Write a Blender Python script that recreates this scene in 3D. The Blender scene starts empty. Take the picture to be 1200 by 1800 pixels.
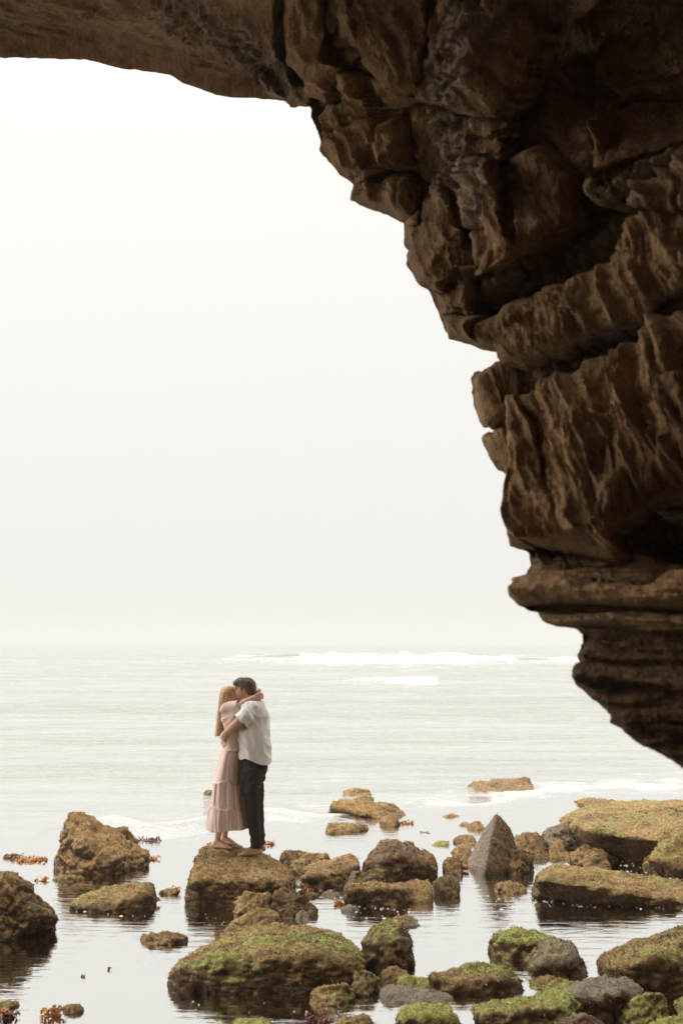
import bpy, bmesh, math, random
import numpy as np
from mathutils import Vector

random.seed(7)
RNG = np.random.default_rng(7)
scene = bpy.context.scene
COL = scene.collection

# ---------------------------------------------------------------- camera
CAM = np.array([0.0, 0.0, 2.5])
TILT = math.atan(230 / 2000)
ST, CT = math.sin(TILT), math.cos(TILT)
cam_d = bpy.data.cameras.new('camera')
cam = bpy.data.objects.new('camera', cam_d)
COL.objects.link(cam)
cam.location = CAM
cam.rotation_euler = (math.radians(90) + TILT, 0, 0)
cam_d.sensor_fit = 'HORIZONTAL'
cam_d.sensor_width = 24
cam_d.lens = 40
cam_d.clip_start = 0.05
cam_d.clip_end = 6000
cam_d.dof.use_dof = True
cam_d.dof.focus_distance = 12.0
cam_d.dof.aperture_fstop = 2.4
scene.camera = cam

# ---------------------------------------------------------------- sky, sun, exposure
SUN_EL, SUN_AZ = math.radians(36), math.radians(-80)     # azimuth from +Y (seaward), towards -X
world = bpy.data.worlds.new('World')
scene.world = world
world.use_nodes = True
wn, wl = world.node_tree.nodes, world.node_tree.links
wn.clear()
w_out = wn.new('ShaderNodeOutputWorld')
sky = wn.new('ShaderNodeTexSky')
sky.sky_type = 'NISHITA'
sky.sun_disc = False
sky.sun_elevation = SUN_EL
sky.sun_rotation = SUN_AZ
sky.dust_density = 4.0
sky.air_density = 2.0
hsv = wn.new('ShaderNodeHueSaturation')
hsv.inputs['Saturation'].default_value = 0.06
hsv.inputs['Value'].default_value = 0.2
wl.new(sky.outputs[0], hsv.inputs['Color'])
bg1 = wn.new('ShaderNodeBackground')
bg1.inputs['Strength'].default_value = 0.05
wl.new(hsv.outputs[0], bg1.inputs['Color'])
# fog / overcast layer: brighter towards the zenith (CIE overcast law)
geo = wn.new('ShaderNodeTexCoord')
sep = wn.new('ShaderNodeSeparateXYZ')
wl.new(geo.outputs['Generated'], sep.inputs[0])
mr = wn.new('ShaderNodeValToRGB')
for e, (p, v) in zip([mr.color_ramp.elements[0], mr.color_ramp.elements[1], mr.color_ramp.elements.new(0.5)], ((0.0, 0.308), (1.0, 1.0), (0.42, 0.37))):
    e.position = p; e.color = (v, v, v, 1)
wl.new(sep.outputs['Z'], mr.inputs[0])
bg2 = wn.new('ShaderNodeBackground')
bg2.inputs['Color'].default_value = (1.0, 0.985, 0.945, 1)
wmul = wn.new('ShaderNodeMath'); wmul.operation = 'MULTIPLY'; wmul.inputs[1].default_value = 2.05
wl.new(mr.outputs[0], wmul.inputs[0])
wl.new(wmul.outputs[0], bg2.inputs['Strength'])
addsh = wn.new('ShaderNodeAddShader')
wl.new(bg1.outputs[0], addsh.inputs[0])
wl.new(bg2.outputs[0], addsh.inputs[1])
wl.new(addsh.outputs[0], w_out.inputs['Surface'])

sun_d = bpy.data.lights.new('sun', 'SUN')
sun_d.energy = 1.5
sun_d.angle = math.radians(40)
sun_d.color = (1.0, 0.95, 0.86)
sun = bpy.data.objects.new('sun', sun_d)
COL.objects.link(sun)
sdir = Vector((math.sin(SUN_AZ) * math.cos(SUN_EL), math.cos(SUN_AZ) * math.cos(SUN_EL), math.sin(SUN_EL)))
sun.rotation_euler = sdir.to_track_quat('Z', 'Y').to_euler()
sun.location = sdir * 40

vs = scene.view_settings
vs.view_transform = 'Standard'
vs.look = 'None'
vs.gamma = 1.0
vs.use_curve_mapping = False
vs.exposure = 0.38
scene.cycles.use_denoising = True
scene.cycles.max_bounces = 8
scene.cycles.diffuse_bounces = 5
scene.cycles.transparent_max_bounces = 8
scene.cycles.volume_bounces = 1
scene.cycles.sample_clamp_indirect = 8

# ---------------------------------------------------------------- pixel helpers (1200 x 1800 photograph)
def ray(px, py):
    px = np.asarray(px, float); py = np.asarray(py, float)
    a = (px - 600) / 2000; b = (900 - py) / 2000
    return np.stack([a, CT - b * ST, ST + b * CT], -1)

def at(px, py, d):
    r = ray(px, py)
    return CAM + r * (np.asarray(d, float) / r[..., 1])[..., None]

def on_water(px, py, z=0.0):
    r = ray(px, py)
    return CAM + r * ((z - CAM[2]) / r[..., 2])[..., None]

def to_px(P):
    q = P - CAM
    f = q[..., 1] * CT + q[..., 2] * ST
    u = -q[..., 1] * ST + q[..., 2] * CT
    f = np.maximum(f, 0.05)
    return 600 + 2000 * q[..., 0] / f, 900 - 2000 * u / f

# ---------------------------------------------------------------- numpy noise
def _hash(ix, iy, iz, seed):
    h = (ix.astype(np.int64) * 374761393 + iy.astype(np.int64) * 668265263 + iz.astype(np.int64) * 2147483647 + seed * 1274126177) & 0xffffffff
    h = ((h ^ (h >> 13)) * 1274126177) & 0xffffffff
    h = ((h ^ (h >> 16)) * 2246822519) & 0xffffffff
    h = h ^ (h >> 15)
    return (h & 0xffffff) / float(0xffffff)

def vnoise(p, seed=0):
    i = np.floor(p).astype(np.int64); f = p - i
    f = f * f * f * (f * (f * 6 - 15) + 10)
    r = 0
    for dx in (0, 1):
        wx = f[..., 0] if dx else 1 - f[..., 0]
        for dy in (0, 1):
            wy = f[..., 1] if dy else 1 - f[..., 1]
            for dz in (0, 1):
                wz = f[..., 2] if dz else 1 - f[..., 2]
                r = r + wx * wy * wz * _hash(i[..., 0] + dx, i[..., 1] + dy, i[..., 2] + dz, seed)
    return r * 2 - 1

ROT = np.array([[0.36, 0.48, -0.8], [-0.8, 0.6, 0.0], [0.48, 0.64, 0.6]])
def fbm(p, octaves=4, seed=0, gain=0.5):
    a, s, r = 1.0, 0.0, 0
    q = np.asarray(p, float)
    for k in range(octaves):
        r = r + a * vnoise(q, seed + k * 17)
        s += a; a *= gain
        q = (q @ ROT.T) * 2.03 + 11.3
    return r / s

def ridged(p, octaves=3, seed=0):
    a, s, r = 1.0, 0.0, 0
    q = np.asarray(p, float)
    for k in range(octaves):
        r = r + a * (1 - 2 * np.abs(vnoise(q, seed + k * 29)))
        s += a; a *= 0.5
        q = q * 2.1 + 5.7
    return r / s

def worley(p, seed=0):
    i = np.floor(p).astype(np.int64)
    f1 = np.full(p.shape[:-1], 9.0); f2 = f1.copy(); idv = np.zeros(p.shape[:-1])
    for dx in (-1, 0, 1):
        for dy in (-1, 0, 1):
            for dz in (-1, 0, 1):
                c = i + np.array([dx, dy, dz])
                o = np.stack([_hash(c[..., 0], c[..., 1], c[..., 2], seed + k) for k in (1, 2, 3)], -1)
                d = np.sqrt((((c + o) - p) ** 2).sum(-1))
                h = _hash(c[..., 0], c[..., 1], c[..., 2], seed + 9)
                m = d < f1
                f2 = np.where(m, f1, np.minimum(f2, d))
                idv = np.where(m, h, idv)
                f1 = np.where(m, d, f1)
    return f1, f2, idv

def sstep(a, b, x):
    t = np.clip((x - a) / (b - a), 0, 1)
    return t * t * (3 - 2 * t)

# ---------------------------------------------------------------- object helpers
def new_mesh(name, verts, faces, smooth=True):
    me = bpy.data.meshes.new(name)
    verts = np.asarray(verts, np.float32)
    if isinstance(faces, np.ndarray):
        n, k = faces.shape
        me.vertices.add(len(verts)); me.vertices.foreach_set('co', verts.ravel())
        me.loops.add(n * k); me.loops.foreach_set('vertex_index', faces.astype(np.int32).ravel())
        me.polygons.add(n)
        me.polygons.foreach_set('loop_start', np.arange(0, n * k, k, dtype=np.int32))
        me.update(calc_edges=True)
        me.validate()
    else:
        me.from_pydata(verts.tolist(), [], faces); me.update()
    me.polygons.foreach_set('use_smooth', np.full(len(me.polygons), smooth))
    return me

def link(name, me, mat=None, parent=None):
    o = bpy.data.objects.new(name, me)
    COL.objects.link(o)
    if mat is not None:
        me.materials.clear(); me.materials.append(mat)
    if parent is not None:
        o.parent = parent
    return o

def tag(o, label=None, cat=None, group=None, kind=None):
    if label: o['label'] = label
    if cat: o['category'] = cat
    if group: o['group'] = group
    if kind: o['kind'] = kind
    return o

def set_attr(me, name, arr):
    a = me.attributes.new(name, 'FLOAT_COLOR', 'POINT')
    v = np.ones((len(me.vertices), 4), np.float32)
    arr = np.asarray(arr)
    if arr.ndim == 1: arr = arr[:, None]
    v[:, :arr.shape[1]] = arr
    a.data.foreach_set('color', v.ravel())

def grid_faces(nu, nv):
    i = np.arange(nu - 1)[:, None] * nv + np.arange(nv - 1)[None, :]
    return np.stack([i, i + nv, i + nv + 1, i + 1], -1).reshape(-1, 4)

# ---------------------------------------------------------------- materials
class NT:
    def __init__(self, name):
        self.m = bpy.data.materials.new(name); self.m.use_nodes = True
        self.n, self.l = self.m.node_tree.nodes, self.m.node_tree.links
        self.b = self.n['Principled BSDF']; self.out = self.n['Material Output']
    def node(self, t, **kw):
        x = self.n.new(t)
        for k, v in kw.items():
            if hasattr(x, k): setattr(x, k, v)
        return x
    def put(self, src, dst):
        self.l.new(src, dst)
    def coords(self, scale=(1, 1, 1), kind='Object'):
        tc = self.node('ShaderNodeTexCoord'); mp = self.node('ShaderNodeMapping')
        mp.inputs['Scale'].default_value = scale
        self.put(tc.outputs[kind], mp.inputs[0]); return mp.outputs[0]
    def noise(self, vec, scale, detail=4, rough=0.55, dist=0):
        x = self.node('ShaderNodeTexNoise'); x.inputs['Scale'].default_value = scale
        x.inputs['Detail'].default_value = detail; x.inputs['Roughness'].default_value = rough
        x.inputs['Distortion'].default_value = dist
        self.put(vec, x.inputs['Vector']); return x.outputs['Fac']
    def ramp(self, src, stops, interp='LINEAR'):
        x = self.node('ShaderNodeValToRGB'); x.color_ramp.interpolation = interp
        el = x.color_ramp.elements
        while len(el) < len(stops): el.new(0.5)
        for e, (p, c) in zip(el, stops):
            e.position = p; e.color = (c[0], c[1], c[2], 1) if not np.isscalar(c) else (c, c, c, 1)
        self.put(src, x.inputs[0]); return x.outputs[0]
    def mix(self, fac, a, b, blend='MIX'):
        x = self.node('ShaderNodeMix'); x.data_type = 'RGBA'; x.blend_type = blend
        for s, v in ((x.inputs[0], fac), (x.inputs[6], a), (x.inputs[7], b)):
            if hasattr(v, 'is_output'): self.put(v, s)
            elif np.isscalar(v): s.default_value = v
            else: s.default_value = (v[0], v[1], v[2], 1)
        return x.outputs[2]
    def math(self, op, a, b=None, clamp=False):
        x = self.node('ShaderNodeMath'); x.operation = op; x.use_clamp = clamp
        for s, v in zip(x.inputs, (a, b)):
            if v is None: continue
            if hasattr(v, 'is_output'): self.put(v, s)
            else: s.default_value = v
        return x.outputs[0]
    def attr(self, name):
        x = self.node('ShaderNodeAttribute'); x.attribute_name = name
        s = self.node('ShaderNodeSeparateColor'); self.put(x.outputs['Color'], s.inputs[0])
        return x.outputs['Color'], s.outputs
    def bump(self, h, strength=0.5, dist=0.02, normal=None):
        x = self.node('ShaderNodeBump'); x.inputs['Strength'].default_value = strength
        x.inputs['Distance'].default_value = dist
        self.put(h, x.inputs['Height'])
        if normal is not None: self.put(normal, x.inputs['Normal'])
        return x.outputs[0]

def cliff_material():
    t = NT('sandstone')
    v = t.coords()
    _, a = t.attr('rock')            # R grey crust, G ochre, B darker foot
    n1 = t.noise(v, 0.9, 6, 0.6)
    n2 = t.noise(v, 7, 6, 0.65)
    n3 = t.noise(t.coords((60, 60, 12)), 1.0, 5, 0.7)
    base = t.ramp(n1, [(0.3, (0.235, 0.132, 0.062)), (0.5, (0.375, 0.225, 0.112)), (0.72, (0.500, 0.315, 0.165))])
    fine = t.ramp(n2, [(0.25, (0.55, 0.52, 0.48)), (0.5, (1, 1, 1)), (0.8, (1.3, 1.25, 1.15))])
    c = t.mix(1.0, base, fine, 'MULTIPLY')
    c = t.mix(t.math('MULTIPLY', a[1], 0.75), c, (0.500, 0.300, 0.145))
    gr = t.math('MULTIPLY', a[0], t.ramp(n2, [(0.38, 0.0), (0.55, 1.0)]))
    c = t.mix(gr, c, (0.46, 0.365, 0.280))
    sp = t.ramp(t.noise(v, 26, 3, 0.6), [(0.30, (0.45, 0.42, 0.38)), (0.42, (1, 1, 1))])
    c = t.mix(0.7, c, sp, 'MULTIPLY')
    t.put(c, t.b.inputs['Base Color'])
    t.b.inputs['Roughness'].default_value = 0.85
    t.b.inputs['Specular IOR Level'].default_value = 0.25
    n4 = t.noise(t.coords((13, 9, 2.0)), 1.0, 4, 0.6, 0.5)
    c2 = t.mix(0.55, c, t.ramp(n4, [(0.30, (0.55, 0.50, 0.44)), (0.5, (1, 1, 1)), (0.7, (1.22, 1.2, 1.16))]), 'MULTIPLY')
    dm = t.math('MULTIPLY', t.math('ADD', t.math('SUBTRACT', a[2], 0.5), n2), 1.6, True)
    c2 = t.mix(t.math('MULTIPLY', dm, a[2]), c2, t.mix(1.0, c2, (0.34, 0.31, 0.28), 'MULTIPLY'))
    t.put(c2, t.b.inputs['Base Color'])
    pit = t.ramp(t.noise(v, 17, 2, 0.5), [(0.28, 0.0), (0.40, 1.0)])
    h = t.math('ADD', t.math('MULTIPLY', n2, 0.7), t.math('MULTIPLY', n3, 0.5))
    h = t.math('ADD', h, t.math('MULTIPLY', pit, 0.25))
    mp = t.node('ShaderNodeMapping'); mp.inputs['Rotation'].default_value = (0.0, math.radians(20), 0.0); mp.inputs['Scale'].default_value = (38, 22, 3.2)
    tcn = t.node('ShaderNodeTexCoord'); t.put(tcn.outputs['Object'], mp.inputs[0])
    n5 = t.noise(mp.outputs[0], 1.0, 4, 0.6, 0.8)
    b0 = t.bump(n4, 0.85, 0.16)
    b1 = t.bump(n5, 0.8, 0.07, b0)
    t.put(t.bump(h, 0.9, 0.07, b1), t.b.inputs['Normal'])
    return t.m

def boulder_material():
    t = NT('algae_covered_rock')
    v = t.coords()
    col, a = t.attr('algae')         # R green algae, G bare stone, B golden tops / brown sides, with shade in the colour
    n1 = t.noise(v, 5, 5, 0.6)
    n2 = t.noise(v, 24, 5, 0.7)
    n3 = t.noise(v, 70, 4, 0.7)
    brown = t.ramp(n2, [(0.28, (0.020, 0.012, 0.006)), (0.48, (0.066, 0.038, 0.018)), (0.70, (0.165, 0.102, 0.048))])  # colour of the sides, lowered so it carries the shade of the fronts
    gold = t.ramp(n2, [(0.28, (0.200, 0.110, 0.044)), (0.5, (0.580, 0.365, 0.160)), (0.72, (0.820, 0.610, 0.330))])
    green = t.ramp(n2, [(0.3, (0.190, 0.185, 0.040)), (0.5, (0.460, 0.470, 0.125)), (0.7, (0.680, 0.690, 0.290))])
    stone = t.ramp(n3, [(0.3, (0.150, 0.115, 0.082)), (0.5, (0.370, 0.295, 0.220)), (0.72, (0.600, 0.500, 0.390))])
    red = t.ramp(n1, [(0.55, 0.0), (0.75, 0.6)])
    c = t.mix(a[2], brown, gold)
    c = t.mix(red, c, (0.120, 0.045, 0.022))
    gm = t.math('MULTIPLY', t.math('ADD', t.math('SUBTRACT', a[0], 0.55), n2), 2.2, True)
    gm = t.math('MULTIPLY', gm, t.ramp(a[0], [(0.02, 0), (0.25, 1)]))
    c = t.mix(gm, c, green)
    sm = t.math('MULTIPLY', t.math('ADD', t.math('SUBTRACT', a[1], 0.5), t.math('MULTIPLY', n1, 0.9)), 2.0, True)
    sm = t.math('MULTIPLY', sm, t.ramp(a[1], [(0.05, 0), (0.3, 1)]))
    c = t.mix(sm, c, stone)
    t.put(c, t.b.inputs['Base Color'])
    t.b.inputs['Roughness'].default_value = 0.75
    t.b.inputs['Specular IOR Level'].default_value = 0.3
    h = t.math('ADD', n2, t.math('MULTIPLY', n3, 0.5))
    t.put(t.bump(h, 1.0, 0.05), t.b.inputs['Normal'])
    return t.m

def tuft_material():
    t = NT('algae_fronds')
    col, a = t.attr('tint')
    t.put(col, t.b.inputs['Base Color'])
    t.b.inputs['Roughness'].default_value = 0.6
    t.b.inputs['Specular IOR Level'].default_value = 0.3
    return t.m

def water_material():
    t = NT('sea_water')
    _, f = t.attr('foam')            # R foam amount, G chop
    geo = t.node('ShaderNodeNewGeometry')
    rip = t.noise(t.coords((1.0, 3.4, 1.0)), 2.6, 4, 0.55, 0.7)
    chop = t.noise(t.coords((0.42, 1.0, 1.0)), 1.3, 6, 0.66, 1.0)
    hh = t.math('ADD', t.math('MULTIPLY', rip, t.math('ADD', t.math('MULTIPLY', f[1], 0.9), 0.05)), t.math('MULTIPLY', chop, t.math('MULTIPLY', f[1], 3.2)))
    patch = t.ramp(t.noise(t.coords((0.05, 0.16, 1.0)), 1.0, 3, 0.6), [(0.36, 0.30), (0.62, 2.1)])
    bn = t.bump(t.math('MULTIPLY', hh, patch), 0.5, 0.14)
    lw = t.node('ShaderNodeLayerWeight'); lw.inputs['Blend'].default_value = 0.5
    t.put(bn, lw.inputs['Normal'])
    fac = t.ramp(lw.outputs['Facing'], [(0.10, 0.06), (0.45, 0.30), (0.66, 0.80), (0.86, 0.93), (1.0, 0.985)])
    gl = t.node('ShaderNodeBsdfGlossy'); gl.inputs['Roughness'].default_value = 0.03
    t.put(t.mix(f[2], (0.985, 0.985, 0.97), (0.945, 0.94, 0.91)), gl.inputs['Color'])
    t.put(bn, gl.inputs['Normal'])
    tr = t.node('ShaderNodeBsdfTransparent'); tr.inputs['Color'].default_value = (0.72, 0.68, 0.52, 1)
    body = t.node('ShaderNodeBsdfDiffuse'); body.inputs['Color'].default_value = (0.125, 0.130, 0.092, 1)
    m0 = t.node('ShaderNodeMixShader')                    # clear pool water near, silty green sea beyond
    t.put(f[2], m0.inputs[0]); t.put(tr.outputs[0], m0.inputs[1]); t.put(body.outputs[0], m0.inputs[2])
    m1 = t.node('ShaderNodeMixShader')
    t.put(fac, m1.inputs[0]); t.put(m0.outputs[0], m1.inputs[1]); t.put(gl.outputs[0], m1.inputs[2])
    fo = t.node('ShaderNodeBsdfDiffuse'); fo.inputs['Color'].default_value = (0.80, 0.795, 0.775, 1)
    lace = t.noise(t.coords((1.2, 2.6, 1.0)), 5.5, 6, 0.7, 1.2)
    fm = t.math('MULTIPLY', t.math('SUBTRACT', t.math('ADD', f[0], lace), 0.98), 3.0, True)
    lump = t.noise(t.coords((3, 6, 3)), 3.0, 5, 0.7)
    t.put(t.bump(lump, 0.8, 0.12), fo.inputs['Normal'])
    m2 = t.node('ShaderNodeMixShader')
    t.put(fm, m2.inputs[0]); t.put(m1.outputs[0], m2.inputs[1]); t.put(fo.outputs[0], m2.inputs[2])
    t.put(m2.outputs[0], t.out.inputs['Surface'])
    t.n.remove(t.b)
    return t.m

def seabed_material():
    t = NT('wet_sand_and_silt')
    v = t.coords()
    n = t.noise(v, 3.0, 6, 0.65)
    n2 = t.noise(v, 18, 4, 0.6)
    c = t.ramp(n, [(0.35, (0.055, 0.038, 0.022)), (0.55, (0.125, 0.090, 0.055)), (0.75, (0.200, 0.155, 0.100))])
    c = t.mix(0.6, c, t.ramp(n2, [(0.3, 0.45), (0.6, 1.2)]), 'MULTIPLY')
    t.put(c, t.b.inputs['Base Color'])
    t.b.inputs['Roughness'].default_value = 0.8
    t.put(t.bump(n2, 0.6, 0.03), t.b.inputs['Normal'])
    return t.m

def plain_material(name, color, rough=0.7, spec=0.3, var=0.15, scale=30, bump=0.0, bscale=80, sss=0.0, stretch=(1, 1, 1)):
    t = NT(name)
    v = t.coords(stretch)
    n = t.noise(v, scale, 4, 0.6)
    lo = tuple(c * (1 - var) for c in color); hi = tuple(min(1, c * (1 + var)) for c in color)
    t.put(t.ramp(n, [(0.3, lo), (0.7, hi)]), t.b.inputs['Base Color'])
    t.b.inputs['Roughness'].default_value = rough
    t.b.inputs['Specular IOR Level'].default_value = spec
    if sss:
        t.b.inputs['Subsurface Weight'].default_value = sss
        t.b.inputs['Subsurface Radius'].default_value = (0.012, 0.005, 0.003)
        t.b.inputs['Subsurface Scale'].default_value = 1.0
    if bump:
        t.put(t.bump(t.noise(v, bscale, 3, 0.6), bump, 0.01), t.b.inputs['Normal'])
    return t.m

M_CLIFF = cliff_material()
M_ROCK = boulder_material()
M_TUFT = tuft_material()
M_WATER = water_material()
M_BED = seabed_material()
M_KELP = plain_material('kelp_blade', (0.56, 0.235, 0.045), 0.35, 0.5, 0.5, 25)
M_KELPD = plain_material('dark_kelp_blade', (0.20, 0.075, 0.035), 0.4, 0.5, 0.5, 25)
#PART2
# ---------------------------------------------------------------- seabed (one sheet out to the horizon)
def build_seabed():
    ys = np.concatenate([np.linspace(-14, 20, 120), np.geomspace(20.5, 3000, 40)])
    xs = np.concatenate([-np.geomspace(2600, 12.5, 14), np.linspace(-12, 8, 90), np.geomspace(8.5, 2600, 14)])
    X, Y = np.meshgrid(xs, ys, indexing='ij')
    P = np.stack([X, Y, np.zeros_like(X)], -1)
    Z = -0.22 + 0.07 * fbm(P * 1.3, 4, 3)
    Z = Z + 1.15 * sstep(6.2, 0.5, Y)
    Z = Z - 0.5 * sstep(13, 22, Y) - 2.5 * sstep(22, 120, Y)
    P[..., 2] = Z
    o = link('seabed', new_mesh('seabed', P.reshape(-1, 3), grid_faces(len(xs), len(ys))), M_BED)
    tag(o, kind='structure')
build_seabed()

# ---------------------------------------------------------------- sea
SHORE_PX = np.array([(-400, 1500), (0, 1492), (90, 1478), (180, 1462), (240, 1474), (300, 1475), (370, 1463), (470, 1447), (560, 1450), (640, 1440),
                     (700, 1434), (760, 1430), (850, 1427), (920, 1414), (970, 1402), (1030, 1399), (1200, 1396), (1600, 1392)], float)
_sw = on_water(SHORE_PX[:, 0], SHORE_PX[:, 1])
def shore_y(x):
    return np.interp(x, _sw[:, 0], _sw[:, 1])

def build_sea():
    ys = np.concatenate([np.arange(3.2, 12, 0.07), np.arange(12, 30, 0.09), np.arange(30, 60, 0.25), np.arange(60, 90, 0.22),
                         np.arange(90, 130, 0.8), np.arange(130, 160, 0.3), np.geomspace(160, 2600, 70)])
    s = np.linspace(-1, 1, 300)
    Y, S = np.meshgrid(ys, s, indexing='ij')
    X = S * (4.0 + Y * 0.62) + 0.05 * Y
    P = np.stack([X, Y, np.zeros_like(X)], -1)
    pxx = 600 + 2000 * X / Y
    sea = Y - shore_y(X)                                   # metres seaward of the swash line
    wob = fbm(np.stack([X * 0.9, X * 0, Y * 0], -1), 3, 5) * 0.35
    sea = sea + wob
    chop = sstep(-0.3, 3.5, sea) * (0.60 + 0.40 * sstep(15, 40, Y))
    Z = 0.018 * chop * fbm(np.stack([X * 0.35, Y * 1.0, X * 0], -1), 4, 21) * np.clip(Y / 14, 1, 8)
    foam = np.zeros_like(X)
    # swash front: little tumbling lip and lace behind it
    env = 0.35 + 0.65 * (0.5 + 0.5 * fbm(np.stack([X * 0.55, X * 0, Y * 0], -1), 2, 9))
    left = sstep(60, 200, pxx) * sstep(620, 380, pxx)
    right = sstep(690, 760, pxx)
    mid = sstep(440, 500, pxx) * sstep(700, 560, pxx)
    e2 = np.clip(left + right * 0.85 + mid * 0.8, 0, 1)
    lip = np.exp(-((sea - 0.55) / 0.45) ** 2) * sstep(-0.05, 0.1, sea)
    tex = fbm(np.stack([X * 2.3, Y * 2.3, X * 0], -1), 4, 31)
    Z += lip * e2 * env * (0.09 + 0.08 * left + 0.05 * tex)
    foam += e2 * lip * (0.95 + 0.35 * left) * (0.75 + 0.5 * tex)
    foam += e2 * np.exp(-((sea - 0.04) / 0.06) ** 2) * 0.5
    foam += e2 * sstep(0.2, 0.8, sea) * np.exp(-np.maximum(sea - 0.6, 0) / (1.6 + 2.8 * right)) * 0.66 * (0.75 + tex)
    # second line of lace further out
    foam += 0.42 * np.exp(-((Y - 20 - 1.2 * wob * 3) / 1.8) ** 2) * sstep(660, 1000, pxx) * (0.6 + tex)
    # thin streaks on open water
    st = fbm(np.stack([X * 0.10, Y * 0.55, X * 0], -1), 4, 41)
    foam += 0.17 * sstep(0.15, 0.45, st) * sstep(3, 9, sea) * sstep(70, 40, Y)
    # breakers: (distance, height, px ranges of shoulder and of white water, width)
    for (y0, H, a0, a1, fr, w) in ((143.5, 1.25, 330, 1500, ((528, 895), (955, 1500)), 2.6), (72.5, 0.42, 545, 815, ((592, 757),), 1.3)):
        bend = 2.0 * fbm(np.stack([pxx * 0.004, pxx * 0, pxx * 0], -1), 2, 51) * (y0 / 140)
        q = Y - y0 - bend
        en = sstep(a0, a0 + 130, pxx) * sstep(a1, a1 - 60, pxx)
        prof = np.where(q < 0, np.exp(-(q / (w * 0.55)) ** 2), np.exp(-(q / (w * 1.8)) ** 2))
        wt = 0.0
        for (b0, b1) in fr:
            wt = wt + sstep(b0 - 4, b0 + 8, pxx) * sstep(b1 + 30, b1 - 10, pxx)
        n3 = fbm(np.stack([X * 0.9, Y * 1.2, X * 0], -1), 4, 61); n4 = fbm(np.stack([X * 0.22, Y * 0.1, X * 0], -1), 3, 63)
        taper = 0.55 + 0.45 * sstep(1300, 560, pxx)
        Z += H * prof * en * taper * (1 - 0.25 * wt + 0.45 * wt * n3 + 0.35 * wt * n4)
        foam += wt * en * np.where(q < 0, sstep(-w * (1.5 + 0.9 * n4), -w * (0.3 + 0.9 * n4), q), np.exp(-q / w)) * (0.95 + 0.75 * n3 + 0.25 * n4)
    # faint swell lines
    for (y0, H, w, sd) in ((52, 0.10, 3.0, 71), (98, 0.25, 5.0, 72), (35, 0.05, 1.6, 73), (210, 0.5, 9.0, 74), (27, 0.035, 0.9, 75)):
        bend = fbm(np.stack([pxx * 0.003, pxx * 0, pxx * 0 + sd], -1), 2, sd) * y0 * 0.05
        Z += H * np.exp(-((Y - y0 - bend) / w) ** 2) * (0.5 + 0.5 * fbm(np.stack([pxx * 0.004, pxx * 0, pxx * 0 + sd], -1), 2, sd + 5))
    P[..., 2] = Z
    me = new_mesh('sea', P.reshape(-1, 3), grid_faces(len(ys), len(s)))
    body = sstep(-0.5, 7.0, sea)
    set_attr(me, 'foam', np.stack([np.clip(foam, 0, 1.4), chop, body], -1).reshape(-1, 3))
    o = link('sea', me, M_WATER)
    tag(o, kind='structure')
build_sea()

# ---------------------------------------------------------------- sea cave: arch, wall and overhang
# (px, py, depth) along the rim of the opening, and where the rock runs to on the near side
RIM = [(-900, -900, 12.5), (-800, -500, 12.0), (-700, -150, 11.6), (-600, 30, 11.4), (-450, 85, 11.3), (-300, 92, 11.2), (-150, 92, 11.0), (0, 100, 10.8), (60, 101, 10.75), (150, 104, 10.6),  # first points are unseen: ceiling cut short to let side light in
       (220, 121, 10.5), (235, 121, 10.45), (300, 131, 10.3), (320, 145, 10.25), (350, 155, 10.2), (380, 166, 10.15), (400, 169, 10.1), (450, 172, 10.0), (500, 177, 9.8),
       (512, 184, 9.75), (520, 183, 9.7), (530, 177, 9.65), (540, 183, 9.6), (546, 190, 9.5), (547, 205, 9.4), (555, 220, 9.3), (563, 240, 9.2), (562, 262, 9.1),
       (580, 285, 9.0), (600, 308, 8.9), (620, 322, 8.8), (615, 353, 8.7), (650, 369, 8.6), (680, 378, 8.5), (708, 391, 8.4), (709, 430, 8.2), (716, 440, 8.15), (715, 462, 8.1),
       (735, 500, 7.9), (757, 514, 7.85), (762, 530, 7.8), (770, 545, 7.75), (788, 596, 7.6), (815, 602, 7.5), (845, 615, 7.3), (876, 619, 7.2), (880, 640, 7.1), (885, 700, 6.9),
       (892, 760, 6.7), (890, 825, 6.4), (890, 850, 6.35), (888, 900, 6.2), (890, 930, 6.1), (897, 960, 6.0), (920, 966, 6.05), (928, 975, 6.1), (932, 992, 6.1), (925, 1010, 5.95),
       (900, 1018, 5.8), (898, 1030, 5.75), (892, 1038, 5.7), (895, 1048, 5.65), (910, 1064, 5.6), (930, 1073, 5.55), (945, 1077, 5.5), (953, 1091, 5.45), (975, 1100, 5.4),
       (1018, 1108, 5.2), (1024, 1115, 5.18), (1023, 1140, 5.1), (1015, 1153, 5.05), (1022, 1166, 5.05), (1010, 1170, 5.0), (1006, 1192, 4.95), (1012, 1204, 4.92), (1030, 1220, 4.86),
       (1060, 1240, 4.75), (1075, 1258, 4.7), (1072, 1268, 4.65), (1090, 1280, 4.6), (1120, 1305, 4.5), (1160, 1325, 4.35), (1180, 1335, 4.3), (1200, 1352, 4.2), (1290, 1420, 4.0),
       (1450, 1530, 3.7), (1600, 1800, 3.5), (1650, 2300, 3.3)]
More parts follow.
